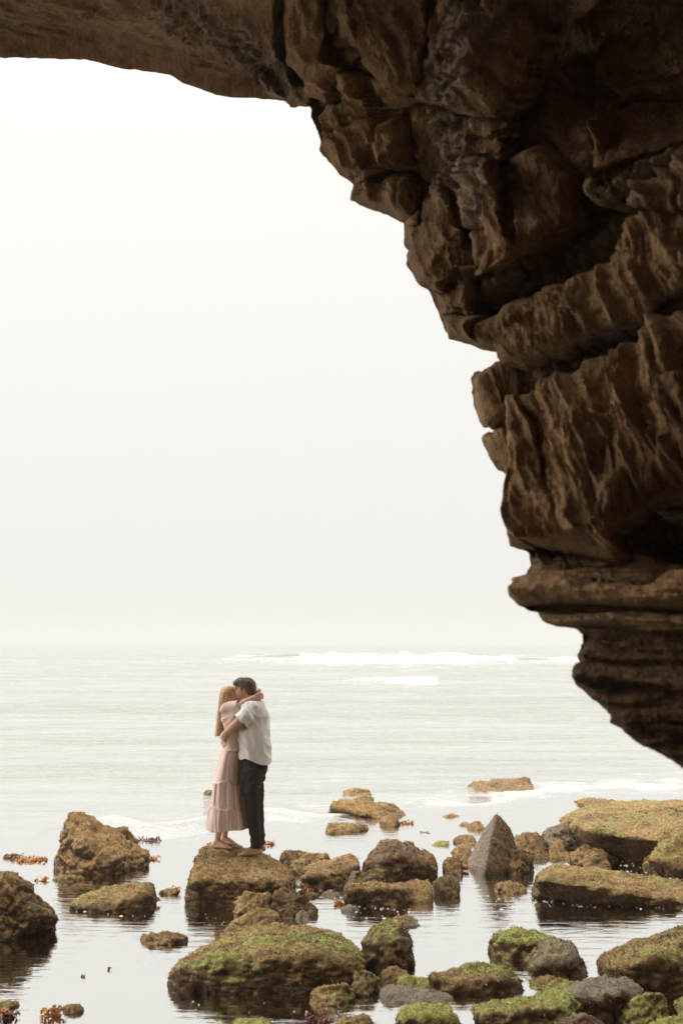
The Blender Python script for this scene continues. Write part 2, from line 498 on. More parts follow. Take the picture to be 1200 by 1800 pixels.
# keyed by rim index point: (rim px, rim py) -> near-side point (px, py, depth)
NEAR = {(-900, -900): (-1150, -1200, 9.5), (-700, -150): (-860, -700, 8.6), (-600, 30): (-680, -420, 8.2), (-450, 85): (-480, -300, 7.8), (-150, 92): (-130, -270, 7.6), (0, 100): (60, -260, 7.5), (300, 131): (420, -260, 7.0),
        (500, 177): (640, -280, 6.6), (546, 190): (760, -280, 6.0), (615, 353): (1050, -270, 5.1), (708, 391): (1300, -200, 4.6), (788, 596): (1360, 50, 4.5),
        (876, 619): (1360, 270, 4.6), (890, 825): (1360, 620, 4.5), (897, 960): (1360, 860, 4.4), (932, 992): (1360, 940, 4.4), (892, 1038): (1360, 1020, 4.2),
        (1018, 1108): (1360, 1140, 4.0), (1012, 1204): (1360, 1240, 3.9), (1200, 1352): (1370, 1350, 3.85), (1450, 1530): (1520, 1520, 3.4), (1650, 2300): (1800, 2300, 3.0)}

# ledges: polyline in the photograph, recess depth (m) just below it, reach (px); flip puts the recess above / left
LEDGES = [
          ([(470, -60), (474, 20), (482, 70), (505, 130), (530, 180)], 0.55, 46, -1),
          ([(1005, 1196), (1080, 1195), (1200, 1215), (1400, 1230)], 0.12, 24, 1),
          ([(590, 60), (600, 110), (640, 130)], 0.35, 22, -1),
          ([(1240, 660), (1120, 735), (1060, 745)], 0.10, 18, 1),
          ([(905, 690), (925, 730), (940, 790), (950, 815)], 0.16, 22, -1),
          ([(960, -80), (940, 40), (900, 170), (880, 250), (900, 330)], 0.40, 60, -1),
          ([(1250, 130), (1150, 170), (1050, 200)], 0.45, 24, 1)]
GREYS = [([(935, 495), (1000, 440), (1060, 395), (1140, 340), (1200, 300)], 26), ([(870, -40), (820, 80), (790, 200), (800, 300), (830, 330)], 46),
         ([(300, 30), (420, 80), (500, 150)], 40), ([(1040, 600), (1130, 560), (1200, 540)], 14), ([(850, 330), (880, 300), (870, 380)], 18)]
OCHRES = [([(560, 90), (620, 180), (680, 200)], 70), ([(680, 200), (690, 260)], 45), ([(920, 350), (980, 420)], 50), ([(500, 60), (520, 130)], 30), ([(420, 20), (300, 60)], 60)]

def seg_dist(px, py, poly):
    """distance to a polyline and the side (positive: below / clockwise side when walking left to right)"""
    best = np.full(px.shape, 1e9); side = np.zeros(px.shape)
    for (x0, y0), (x1, y1) in zip(poly[:-1], poly[1:]):
        dx, dy = x1 - x0, y1 - y0
        L2 = dx * dx + dy * dy
        t = np.clip(((px - x0) * dx + (py - y0) * dy) / L2, 0, 1)
        d = np.hypot(px - x0 - t * dx, py - y0 - t * dy)
        s = dx * (py - y0) - dy * (px - x0)
        m = d < best
        best = np.where(m, d, best); side = np.where(m, np.sign(s), side)
    return best, side

def nearer(d):
    return 4.2 + (d - 4.2) * 0.62

def poly_mask(px, py, poly):
    """inside test and distance to the outline"""
    ins = np.zeros(px.shape, bool); x0, y0 = poly[-1]
    for x1, y1 in poly:
        c = ((y0 > py) != (y1 > py)) & (px < (x1 - x0) * (py - y0) / ((y1 - y0) + 1e-9) + x0)
        ins ^= c; x0, y0 = x1, y1
    d, _ = seg_dist(px, py, list(poly) + [poly[0]])
    return ins, d

# blocks of the wall: outline in the photograph, how far they stand out (m), edge rounding (px)
BLOCKS = [([(700, 560), (878, 552), (905, 528), (960, 505), (1010, 472), (1070, 425), (1130, 372), (1200, 318), (1420, 170), (1420, 470), (1200, 540), (1130, 566), (1060, 598), (1005, 632), (945, 655), (890, 645), (700, 640)], .34, 11),
          ([(700, 690), (908, 690), (950, 674), (1000, 655), (1045, 622), (1120, 582), (1200, 562), (1420, 505), (1420, 860), (1230, 870), (1175, 890), (1140, 930), (1128, 992), (1100, 1000), (1040, 984), (960, 966), (900, 962), (700, 962)], .46, 12),
          ([(700, 1020), (905, 1016), (1000, 1018), (1080, 1030), (1150, 1034), (1200, 1012), (1420, 940), (1420, 1072), (1200, 1078), (1100, 1072), (1000, 1066), (700, 1066)], .30, 8),
          ([(905, 1072), (1000, 1072), (1120, 1078), (1420, 1080), (1420, 1116), (1200, 1122), (1100, 1112), (1000, 1104)], .14, 8),
          ([(1000, 1150), (1060, 1140), (1150, 1150), (1420, 1170), (1420, 1420), (1200, 1420), (1000, 1220)], .16, 12),
          ([(560, 250), (640, 215), (690, 200), (708, 260), (700, 300), (625, 322), (560, 300)], .20, 8),
          ([(470, -100), (478, 40), (500, 110), (548, 190), (600, 180), (620, 120), (600, 40), (590, -100)], .32, 10),
          ([(600, 330), (640, 300), (705, 310), (740, 350), (735, 395), (600, 400)], .20, 8),
          ([(612, -100), (625, 60), (665, 140), (660, 190), (700, 190), (740, 150), (760, 40), (770, -100)], .20, 9),
          ([(705, 395), (770, 330), (830, 340), (850, 420), (842, 470), (800, 520), (700, 500)], .20, 9),
          ([(770, 520), (830, 470), (875, 470), (885, 520), (860, 600), (760, 610)], .20, 9),
          ([(850, 300), (930, 240), (1000, 300), (1000, 400), (930, 470), (880, 500), (858, 420)], .26, 9),
          ([(1010, 200), (1120, 120), (1250, 60), (1300, 200), (1130, 300), (1030, 350)], .24, 10)]

def build_cliff():
    rim = np.array(RIM, float); rim[:, 2] = nearer(rim[:, 2])
    arc = np.concatenate([[0], np.cumsum(np.hypot(*np.diff(rim[:, :2], axis=0).T))])
    keys = [(arc[[i for i, r in enumerate(RIM) if (r[0], r[1]) == k][0]], v) for k, v in NEAR.items()]
    ka = np.array([k[0] for k in keys]); kv = np.array([k[1] for k in keys], float); kv[:, 2] = nearer(kv[:, 2])
    # dense sampling inside the picture, coarse off it
    a_in0, a_in1 = arc[5], arc[-4]
    u = np.concatenate([np.linspace(0, a_in0, 120)[:-1], np.linspace(a_in0, a_in1, 900), np.linspace(a_in1, arc[-1], 60)[1:]])
    sx, sy, sd = (np.interp(u, arc, rim[:, k]) for k in range(3))
    jag = sstep(480, 620, sx)                              # the wall breaks more raggedly than the arch
    uu = np.stack([u / 16.0, u * 0, u * 0], -1)
    sx = sx + (1.0 + 2.6 * jag) * fbm(uu, 3, 151); sy = sy + (0.8 + 2.2 * jag) * fbm(uu, 3, 152)
    nx, ny, nd = (np.interp(u, ka, kv[:, k]) for k in range(3))
    S = at(sx, sy, sd); N = at(nx, ny, nd)
    outw = np.stack([nx - sx, np.zeros(len(u)), sy - ny], -1)
    # smooth the outward direction
    k = np.ones(61) / 61
    for c in (0, 2):
        outw[:, c] = np.convolve(np.pad(outw[:, c], 30, mode='edge'), k, 'valid')
    outw /= np.linalg.norm(outw, axis=1)[:, None] + 1e-9
    yv = np.array([0, 1, 0.0])
    rows = []
    rd = S - CAM; rd /= np.linalg.norm(rd, axis=1)[:, None]
    B3 = S + rd * 3.6 + outw * 9.0; B2 = S + rd * 2.4 + outw * 1.9; B1 = S + rd * 0.45 + outw * 0.12
    def lerp(a, b, n, end=False):
        t = np.linspace(0, 1, n, endpoint=end)
        return [a + (b - a) * x for x in t]
    rows += lerp(B3, B2, 10) + lerp(B2, B1, 14) + lerp(B1, S, 8)
    n_out = len(rows)
    NI = 260
    tt = np.linspace(0, 1, NI, endpoint=False)
    for x in tt:
        e = x ** 1.15
        rows.append(S + (N - S) * e)
    # beyond the frame: over and past the camera, then an unseen curtain shaped to cut the light
    N2 = N.copy(); N2[:, 1] = -1.2; N2[:, 0] = N[:, 0] * 1.05 + np.where(N[:, 0] > 1.2, 1.1, 0); N2[:, 2] = np.where(N[:, 2] > 4, 7.4, N[:, 2])
    side = sstep(0.6, 1.8, N[:, 0])[:, None]              # right-hand wall: curls round behind the camera, unseen, added for shade
    N3w = np.stack([np.full(len(u), 1.6), np.full(len(u), -4.0), N2[:, 2]], -1)
    N4w = np.stack([np.full(len(u), -2.5), np.full(len(u), -6.0), N2[:, 2]], -1)
    N3c = N2.copy(); N3c[:, 1] = -5.0
    N4c = N2.copy(); N4c[:, 1] = -6.5; N4c[:, 2] = 2.6
    N3 = N3c * (1 - side) + N3w * side; N4 = N4c * (1 - side) + N4w * side
    rows += lerp(N, N2, 60) + lerp(N2, N3, 20) + lerp(N3, N4, 16, True)
    G = np.stack(rows, 1)                                  # (u, v, 3)
    nu, nv = G.shape[:2]
    du = np.gradient(G, axis=0); dv = np.gradient(G, axis=1)
    Nn = np.cross(du, dv); Nn /= np.linalg.norm(Nn, axis=-1)[..., None] + 1e-9
    for c in range(3):                                     # smooth normals along u so that displaced strips do not cross
        q = np.pad(Nn[..., c], ((25, 25), (0, 0)), mode='edge')
        cs = np.cumsum(np.vstack([np.zeros((1, nv)), q]), axis=0)
        Nn[..., c] = (cs[51:] - cs[:-51]) / 51
    Nn /= np.linalg.norm(Nn, axis=-1)[..., None] + 1e-9
    # face the cave interior (camera side)
    flip = np.sign(((CAM + np.array([0, 2, 0.5]) - G) * Nn).sum(-1)); flip[flip == 0] = 1
    Nn *= flip[..., None]
    px, py = to_px(G)
    warp = 9 * fbm(np.stack([px * 0.02, py * 0.02, px * 0], -1), 3, 5)
    wpx, wpy = px + warp, py + 9 * fbm(np.stack([px * 0.02, py * 0.02, px * 0 + 7], -1), 3, 8)
    v_idx = np.arange(nv)[None, :]
    inner = sstep(n_out + 1, n_out + 34, v_idx) * np.ones((nu, 1))
    inner_near = sstep(n_out, n_out + 12, v_idx) * np.ones((nu, 1))
    inner_led = sstep(n_out + 1, n_out + 16, v_idx)
    D = np.zeros((nu, nv))
    infr = (v_idx >= n_out) & (v_idx < n_out + NI + 30)
    for poly, A, L, sg in LEDGES:
        d, s = seg_dist(wpx, wpy, poly)
        s = s * sg
        D -= infr * inner_led * A * np.where(s > 0, np.exp(-d / L) * sstep(0, 5, d), 0)
        D += infr * inner_led * A * 0.25 * np.where(s < 0, np.exp(-d / (L * 0.8)), 0)
    face = np.zeros_like(D); DB = D.copy(); D = np.zeros_like(DB)
    for poly, H, rr in BLOCKS:
        ins, d = poly_mask(wpx * .6 + px * .4, wpy * .6 + py * .4, poly)
        h = np.where(ins & infr, 1 - np.exp(-d / rr), 0)
        DB += inner_led * H * h
        face = np.maximum(face, np.where(ins & infr, sstep(0, 20, d), 0))
        gap = np.where(~ins & infr, np.exp(-d / 14.0), 0)
        DB -= inner_led * 0.25 * H * gap
    ins, d = poly_mask(wpx, wpy, [(905, -300), (1500, -300), (1500, 330), (1210, 290), (1130, 310), (1060, 330), (1010, 240), (940, 210), (890, 120)])
    DB -= np.where(ins, 1.1 * sstep(0, 110, d), 0)         # deep hollow high up on the right
    ins, d = poly_mask(wpx, wpy, [(1150, 900), (1230, 880), (1420, 860), (1420, 950), (1190, 1000), (1135, 990)])
    DB -= np.where(ins & infr, 0.6 * sstep(0, 22, d), 0)
    ceil = sstep(560, 430, px + 0.35 * py) * sstep(260, 190, py)          # ceiling slab of the arch
    wall = 1 - ceil
    # flutes: grooves running steeply down the wall faces
    fu = (px * 0.95 - py * 0.30) / 25.0 + 0.75 * fbm(np.stack([px * 0.01, py * 0.01, px * 0], -1), 3, 12)
    fv = (px * 0.34 + py * 0.94) / 150.0
    fl = ridged(np.stack([fu * 0.8, fv * 0.6, px * 0], -1), 2, 13)
    lower = sstep(965, 1010, py)
    col = vnoise(np.stack([fu * 0.26, fv * 0.55, px * 0], -1), 33)
    D += inner * wall * (1 - lower) * 0.16 * col
    D += inner * wall * (1 - lower) * 0.12 * fl
    fl2 = ridged(np.stack([fu * 2.3 + 0.6 * fbm(np.stack([px * .03, py * .03, px * 0], -1), 2, 44), fv * 1.5, px * 0], -1), 2, 45)
    D += inner * wall * (1 - lower) * 0.038 * fl2
    # bedding of the lower, finely layered shelf
    bed = ridged(np.stack([px * 0.004, (py + 8 * fbm(np.stack([px * .01, py * .01, px * 0], -1), 2, 3)) / 17.0, px * 0], -1), 3, 14)
    D += inner_near * lower * 0.075 * bed
    # ceiling bedding along the arch
    cb = ridged(np.stack([(px + py * 0.4) * 0.004, (py - 0.2 * px) / 30.0, px * 0], -1), 4, 15)
    D += inner * ceil * (0.085 * cb - 0.15)
    # blocks broken along joints
    W = G * np.array([1.1, 0.9, 1.6]) + 0.25 * fbm(G * 1.2, 2, 16)[..., None]
    mk = (inner > 0) & (px > -120) & (px < 1420) & (py < 1060)
    def wor(Q, seed):
        r = [np.zeros(px.shape) for _ in range(3)]
        for dst, src in zip(r, worley(Q[mk], seed)): dst[mk] = src
        r[2][~mk] = 0.5; r[1][~mk] = 2.0
        return r
    f1, f2, cid = wor(W, 17)
    up = sstep(620, 520, py)
    D += inner * wall * (1 - lower) * (1 - 0.85 * face) * ((cid - 0.5) * (0.10 + 0.34 * up) - (0.06 + 0.10 * up) * np.exp(-(f2 - f1) / 0.07))
    W2 = G * np.array([2.9, 2.4, 3.4]) + 0.3 * fbm(G * 2.5, 2, 18)[..., None]
    g1, g2, gid = wor(W2, 19)
    D += inner * wall * up * (1 - 0.7 * face) * ((gid - 0.5) * 0.13 - 0.05 * np.exp(-(g2 - g1) / 0.08))
    D += inner * (0.10 + 0.10 * up * wall - 0.05 * ceil) * fbm(G * 1.1, 4, 20)
    D += inner * 0.040 * fbm(G * 7.0, 4, 22, .6)
    D += np.where(v_idx < n_out + 34, 1, 0) * (1 - inner) * 0.018 * fbm(G * 9.0, 4, 24)
    D += np.where(v_idx < n_out, 0.25, 0) * fbm(G * 1.0, 4, 25) * sstep(n_out - 4, n_out - 16, v_idx)
    D = np.where(v_idx > n_out + NI + 20, D + 0.35 * fbm(G * 0.7, 4, 26), D)
    grey = np.zeros_like(D); och = np.zeros_like(D)
    for poly, w in GREYS:
        d, _ = seg_dist(wpx, wpy, poly); grey = np.maximum(grey, infr * sstep(w * 1.4, w * 0.4, d))
    for poly, w in OCHRES:
        d, _ = seg_dist(wpx, wpy, poly); och = np.maximum(och, infr * sstep(w * 1.5, w * 0.3, d))
    D += inner * grey * 0.085 * ridged(G * 12.0, 3, 27)
    grey = np.maximum(grey, 0.35 * ceil * (0.5 + fbm(G * 1.5, 3, 28)))
    toc = CAM - G; toc /= np.linalg.norm(toc, axis=-1)[..., None]
    P = G + (Nn * 0.55 + toc * 0.5) * D[..., None] + (toc * 0.9 + Nn * 0.1) * (DB * 1.15)[..., None]
    me = new_mesh('cliff', P.reshape(-1, 3), grid_faces(nu, nv))
    foot_dark = infr * sstep(1085, 1150, wpy + 0.10 * (1200 - wpx))      # darker towards the foot of the overhang
    set_attr(me, 'rock', np.stack([grey, och, foot_dark], -1).reshape(-1, 3))
    o = link('cliff', me, M_CLIFF)
    tag(o, kind='structure')
    return o
cliff = build_cliff()

_ICO = {}
def ico(n):
    if n not in _ICO:
        bm = bmesh.new(); bmesh.ops.create_icosphere(bm, subdivisions=n, radius=1.0)
        v = np.array([x.co[:] for x in bm.verts]); f = np.array([[x.index for x in p.verts] for p in bm.faces])
        bm.free(); _ICO[n] = (v / np.linalg.norm(v, axis=1)[:, None], f)
    return _ICO[n]

def hull_planes(pts):
    bm = bmesh.new()
    for p in pts: bm.verts.new(p)
    bmesh.ops.convex_hull(bm, input=list(bm.verts))
    c = pts.mean(0); pl = []
    for f in bm.faces:
        n = np.array(f.normal[:]); 
        if np.linalg.norm(n) < 0.5 or f.calc_area() < 1e-7: continue
        d = n @ np.array(f.verts[0].co[:])
        if n @ c > d: n, d = -n, -d
        pl.append((n, d))
    bm.free()
    return np.array([p[0] for p in pl]), np.array([p[1] for p in pl])

def vert_normals(v, f):
    fn = np.cross(v[f[:, 1]] - v[f[:, 0]], v[f[:, 2]] - v[f[:, 0]])
    n = np.zeros_like(v)
    for k in range(3): np.add.at(n, f[:, k], fn)
    return n / (np.linalg.norm(n, axis=1)[:, None] + 1e-12)

def rock_block(front, T, seed):
    """a block of the cliff standing proud of the rim: outline (px, py, depth), thickness in metres"""
    q = np.array(front, float); q[:, 2] = nearer(q[:, 2])
    P0 = at(q[:, 0], q[:, 1], q[:, 2])
    c0 = P0.mean(0)
    pts = np.concatenate([c0 + (P0 - c0) * 0.86 + [0, -0.16, 0], P0, c0 + (P0 - c0) * 0.92 + (P0 - CAM) / np.linalg.norm(P0 - CAM, axis=1)[:, None] * T])
    n, d = hull_planes(pts)
    c = pts.mean(0); half = (pts.max(0) - pts.min(0)) / 2
    dirs, f = ico(5)
    dv = dirs * half; dv /= np.linalg.norm(dv, axis=1)[:, None]
    inv = np.maximum(dv @ n.T, 1e-6) / np.maximum(d - n @ c, 1e-4)
    r = (inv ** 24).sum(1) ** (-1.0 / 24)
    v = c + dv * r[:, None]
    nr = vert_normals(v, f)
    px, py = to_px(v)
    fl = ridged(np.stack([(px * 0.94 - py * 0.34) / 20.0, (px * 0.34 + py * 0.94) / 120.0, v[:, 1] * 3], -1), 3, seed)
    v = v + nr * (0.030 * fl + 0.03 * fbm(v * 5, 4, seed + 1))[:, None]
    me = new_mesh('rock_block', v, f)
    set_attr(me, 'rock', np.zeros((len(v), 3)))
    return link('rock_block', me, M_CLIFF, cliff)

rock_block([(834, 668, 7.0), (846, 652, 7.0), (866, 644, 7.05), (905, 632, 7.1), (915, 700, 6.95), (905, 752, 6.9), (868, 753, 6.9), (851, 750, 6.9), (845, 735, 6.9), (836, 700, 6.95)], 0.9, 501)
rock_block([(848, 770, 6.75), (862, 762, 6.75), (905, 755, 6.8), (910, 840, 6.6), (892, 828, 6.6), (875, 812, 6.65), (860, 795, 6.7)], 0.8, 511)
rock_block([(512, 184, 9.7), (516, 172, 9.72), (530, 165, 9.7), (545, 178, 9.65), (540, 184, 9.65), (520, 183, 9.68)], 0.5, 521)
# ---------------------------------------------------------------- boulders
TUFT_TOTAL = [0]
def boulder(label, base, top, T, crest=(), green=0.3, bare=0.0, gold=0.3, rough=1.0, sharp=16, seed=None, name='boulder', cat='rock', tufts=1.0, group=None):
    seed = seed if seed is not None else len(bpy.data.objects) * 7 + 3
    base = np.array(base, float)
    B = on_water(base[:, 0], base[:, 1])
    d0 = B[:, 1].min()
    pts = list(B)
    cx = B[:, 0].mean()
    for p in B:                                            # under water, and the hidden far side
        pts.append(p + [(p[0] - cx) * 0.08, -0.02, -0.28])
        pts.append(np.array([cx + (p[0] - cx) * 0.92, max(p[1], d0 + T), -0.28]))
        pts.append(np.array([cx + (p[0] - cx) * 0.85, max(p[1], d0 + T * 0.97), 0.0]))
    for q in list(top) + list(crest):
        t = q[2] if len(q) > 2 else 0.5
        pts.append(at(q[0], q[1], d0 + t * T))
    pts = np.array(pts)
    n, d = hull_planes(pts)
    size_px = base[:, 0].max() - base[:, 0].min()
    lo, hi = pts.min(0), pts.max(0)
    c = (lo + hi) / 2; c[2] = lo[2] + (hi[2] - lo[2]) * 0.5
    c = 0.5 * c + 0.5 * pts.mean(0)
    level = 6 if size_px > 170 else (5 if size_px > 48 else 4)
    dirs, f = ico(level)
    half = (hi - lo) / 2
    dv = dirs * half; dv /= np.linalg.norm(dv, axis=1)[:, None]
    num = d - n @ c
    den = dv @ n.T
    inv = np.maximum(den, 1e-6) / np.maximum(num, 1e-4)
    r = (inv ** sharp).sum(1) ** (-1.0 / sharp)
    v = c + dv * r[:, None]
    nr = vert_normals(v, f)
    s = float(np.sqrt(half[0] * max(half[2], 0.08)))
    amp = rough * s
    dsp = 0.085 * amp * fbm(v * (1.5 / s), 4, seed) + 0.032 * amp * fbm(v * (5.0 / s), 3, seed + 40)
    f1, f2, cid = worley(v * (1.15 / s) + 3.3, seed + 50) if level < 6 else worley(v * (1.5 / s) + 3.3, seed + 50)
    dsp += amp * (0.10 * (cid - 0.5) - 0.055 * np.exp(-(f2 - f1) / 0.10))
    dsp += amp * 0.055 * ridged(v * (2.6 / s), 3, seed + 55)
    dsp += 0.034 * min(1.0, max(0.3, rough * 1.4)) * min(1.0, s / 0.25) * fbm(v * 13.0, 4, seed + 60, .6) + 0.010 * fbm(v * 42.0, 2, seed + 61)
    v = v + nr * dsp[:, None]
    nr = vert_normals(v, f)
    me_o = np.array([c[0], c[1], 0.0])
    me = new_mesh(name, v - me_o, f)
    green = green * (0.36 if d0 > 9.2 else 0.55) if green < 0.8 else green * 0.85
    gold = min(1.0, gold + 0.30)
    g = green * sstep(0.25, 0.85, nr[:, 2]) * (0.75 + 0.9 * fbm(v * 3.5, 3, seed + 70)) + green * 0.8 * sstep(0.18, 0.5, fbm(v * 6.0, 3, seed + 71)) * sstep(-0.2, 0.3, nr[:, 2])
    if isinstance(bare, tuple):                            # bare stone on the side that faces this way
        bd = np.array(bare[1], float); bd /= np.linalg.norm(bd)
        bm_ = bare[0] * sstep(0.30, 0.75, nr @ bd)
    else:
        bm_ = bare * (0.6 + 1.2 * fbm(v * 2.5, 3, seed + 72))
    gd = gold * (0.12 + 0.88 * sstep(0.0, 0.62, nr[:, 2])) * (0.9 + 0.8 * fbm(v * 3.0, 3, seed + 73))  # gold weed on tops; sides darkened by slope to paint their shade
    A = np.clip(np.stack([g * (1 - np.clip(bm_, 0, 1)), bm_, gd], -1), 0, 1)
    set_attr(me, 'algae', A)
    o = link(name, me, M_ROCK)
    o.location = me_o
    tag(o, label, cat, group or 'weed covered rocks in the tide pool')
    # fronds of algae on the surface
    tri = v[f]; ar = np.linalg.norm(np.cross(tri[:, 1] - tri[:, 0], tri[:, 2] - tri[:, 0]), axis=1) / 2
    cen = tri.mean(1)
    w = ar * (cen[:, 2] > 0.004) * (1 - 0.92 * np.clip(A[f[:, 0], 1], 0, 1)) * (cen[:, 1] < d0 + T * 0.95)
    pt = 0.5 + 0.9 * fbm(cen * 5.0, 3, seed + 88)
    w = w * np.clip(pt, 0.08, 1.0)
    cnt = int(min(9000, 3400 * tufts * w.sum() * (11.0 / d0) ** 0.6))
    if cnt > 25:
        k = RNG.choice(len(f), cnt, p=w / w.sum())
        b = RNG.random((cnt, 2)); b = np.where(b.sum(1)[:, None] > 1, 1 - b, b)
        tt = tri[k]
        p0 = tt[:, 0] + (tt[:, 1] - tt[:, 0]) * b[:, :1] + (tt[:, 2] - tt[:, 0]) * b[:, 1:]
        nn = nr[f[k, 0]]
        sc = d0 / 11.0
        clump = 0.5 + 0.5 * fbm(p0 * 9.0, 2, seed + 80)
        L = (0.006 + 0.018 * RNG.random(cnt) ** 1.6) * (0.5 + 1.0 * clump) * (0.7 + 0.3 * sc)
        flow = np.stack([np.zeros(cnt), np.zeros(cnt), -np.ones(cnt)], -1)
        flow = flow - nn * (flow * nn).sum(1)[:, None]
        dirv = nn * 0.75 + flow * 0.8 + RNG.normal(0, 0.45, (cnt, 3))
        dirv /= np.linalg.norm(dirv, axis=1)[:, None]
        side = np.cross(dirv, RNG.normal(0, 1, (cnt, 3))); side /= np.linalg.norm(side, axis=1)[:, None] + 1e-9
        wd = (0.0022 + 0.003 * RNG.random(cnt)) * (0.6 + 0.4 * sc)
        tip = p0 + dirv * L[:, None] + flow * (0.25 * L)[:, None]
        mid = p0 + dirv * (0.55 * L)[:, None]
        q0 = p0 - nn * 0.004
        V = np.stack([q0 - side * wd[:, None], q0 + side * wd[:, None], mid + side * (wd * 0.9)[:, None], tip, mid - side * (wd * 0.9)[:, None]], 1)
        i0 = np.arange(cnt)[:, None] * 5
        F = np.concatenate([i0 + np.array([[0, 1, 2]]), i0 + np.array([[0, 2, 4]]), i0 + np.array([[4, 2, 3]])])
        tm = new_mesh('algae', V.reshape(-1, 3) - me_o, F, smooth=False)
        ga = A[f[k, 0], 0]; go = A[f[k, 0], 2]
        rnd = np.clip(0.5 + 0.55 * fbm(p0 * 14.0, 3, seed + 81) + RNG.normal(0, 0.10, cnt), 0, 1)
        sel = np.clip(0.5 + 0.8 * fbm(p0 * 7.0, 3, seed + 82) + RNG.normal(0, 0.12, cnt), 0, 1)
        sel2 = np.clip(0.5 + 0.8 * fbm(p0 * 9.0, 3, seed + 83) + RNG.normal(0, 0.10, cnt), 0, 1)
        brown = np.array([0.072, 0.041, 0.019]) * (0.35 + 1.5 * rnd[:, None])  # frond brown, darkened along with the painted shade of the sides
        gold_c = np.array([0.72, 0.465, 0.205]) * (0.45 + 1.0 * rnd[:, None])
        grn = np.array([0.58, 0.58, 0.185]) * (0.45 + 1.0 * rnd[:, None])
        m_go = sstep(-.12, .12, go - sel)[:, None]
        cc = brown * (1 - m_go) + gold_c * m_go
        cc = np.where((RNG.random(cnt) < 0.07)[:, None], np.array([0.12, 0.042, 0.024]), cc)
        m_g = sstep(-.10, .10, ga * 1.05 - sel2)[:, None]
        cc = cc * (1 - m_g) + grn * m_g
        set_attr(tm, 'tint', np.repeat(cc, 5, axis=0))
        to = link('algae', tm, M_TUFT, o)
        to['kind'] = 'stuff'
        TUFT_TOTAL[0] += cnt
    return o

R = boulder
# --- left side of the pool
R('big brown boulder cut off by the left edge of the picture', [(-90, 1668), (0, 1646), (50, 1624), (98, 1612)],
  [(-90, 1530, .6), (-20, 1522, .6), (20, 1532, .55), (36, 1550, .5), (62, 1585, .4), (95, 1608, .35)], 1.0, [(-30, 1560, .25)], green=.42, gold=.35)
BIG_BROWN = R('tall humped brown boulder standing alone in the water, largest on the left', [(83, 1528), (120, 1538), (180, 1541), (230, 1535), (262, 1512)],
  [(97, 1450, .4), (113, 1425, .5), (150, 1426, .65), (176, 1440, .65), (205, 1462, .6), (240, 1487, .6), (268, 1506, .6)], 1.2, [(128, 1478, .12), (200, 1505, .1)], green=.12, gold=.75, tufts=1.3)
R('small brown rock peeking out behind the tall humped boulder', [(195, 1500), (243, 1493)], [(194, 1452), (207, 1446), (226, 1452), (239, 1472)], .6, green=.15, gold=.6)
R('low tilted slab with pale green top in front of the humped boulder', [(108, 1598), (150, 1607), (205, 1607), (262, 1596), (277, 1576)],
  [(112, 1588, .25), (150, 1570, .6), (200, 1552, .9), (255, 1543, .95), (268, 1548, .85), (276, 1563, .5)], .75, [(150, 1592, .08), (185, 1583, .06), (245, 1571, .06)], green=.75, gold=.6, bare=.1)
R('thin flat dark rock barely above water left of the mossy foreground mass', [(241, 1660), (290, 1663), (332, 1655)], [(243, 1646), (270, 1640), (320, 1638), (334, 1646)], .28, green=.5, gold=.4)
R('pale green submerged stone just below the humped boulder', [(84, 1549), (120, 1553), (150, 1548)], [(92, 1541), (120, 1537), (145, 1540)], .3, green=.75, gold=.5, tufts=.6)
R('tiny weedy rock between the low slab and the rock under the couple', [(277, 1572), (300, 1576), (314, 1573)], [(280, 1564), (300, 1561), (313, 1564)], .2, green=.3, gold=.6)
R('small mossy stone beside orange kelp at the lower left', [(105, 1783), (125, 1786), (147, 1781)], [(110, 1768), (128, 1761), (145, 1765)], .2, green=.35, gold=.5)
R('half drowned mossy stone in the lower left corner', [(-30, 1782), (0, 1782), (34, 1772)], [(-20, 1762), (5, 1757), (30, 1764)], .25, green=.7, gold=.5)
# --- rock under the couple and its neighbours
PERCH = R('broad flat topped brown rock that the couple stands on', [(321, 1588), (365, 1595), (430, 1596), (490, 1588), (527, 1572)],
  [(323, 1540, .15), (329, 1518, .35), (338, 1499, .55), (349, 1480, .85), (366, 1471, .95), (400, 1476, 1.0), (460, 1489, .95), (482, 1502, .9), (506, 1520, .7), (521, 1545, .45)],
  1.25, [(335, 1546, .03), (380, 1550, .02), (450, 1547, .03), (500, 1548, .08)], green=.42, gold=.55, rough=.55, tufts=1.2)
R('dark brown rock right behind the couples rock', [(487, 1516), (520, 1522), (548, 1520)], [(488, 1499), (502, 1494), (530, 1495), (546, 1502)], .5, green=.1, gold=.4)
R('tilted golden rock wedged behind the long brown boulder', [(508, 1536), (530, 1541), (580, 1526)], [(509, 1520, .3), (532, 1504, .6), (560, 1497, .8), (579, 1503, .8)], .5, green=.55, gold=.75)
R('rounded golden brown boulder right of the couples rock', [(525, 1552), (560, 1562), (600, 1560), (636, 1546)],
  [(526, 1543, .2), (536, 1525, .5), (560, 1509, .8), (600, 1502, .9), (625, 1503, .8), (637, 1516, .5)], .85, [(542, 1536, .08), (590, 1532, .08)], green=.3, gold=.7)
DOME = R('dark domed boulder with bare black crown and hanging orange weed', [(632, 1535), (680, 1549), (740, 1546), (780, 1536)],
  [(634, 1518, .3), (646, 1500, .5), (662, 1481, .7), (690, 1471, .8), (718, 1473, .8), (740, 1485, .7), (766, 1506, .5), (779, 1524, .3)], 1.0, [(652, 1515, .1), (700, 1498, .12), (750, 1520, .1)], green=.2, gold=.25, bare=(.2, (-0.2, .1, 1)))
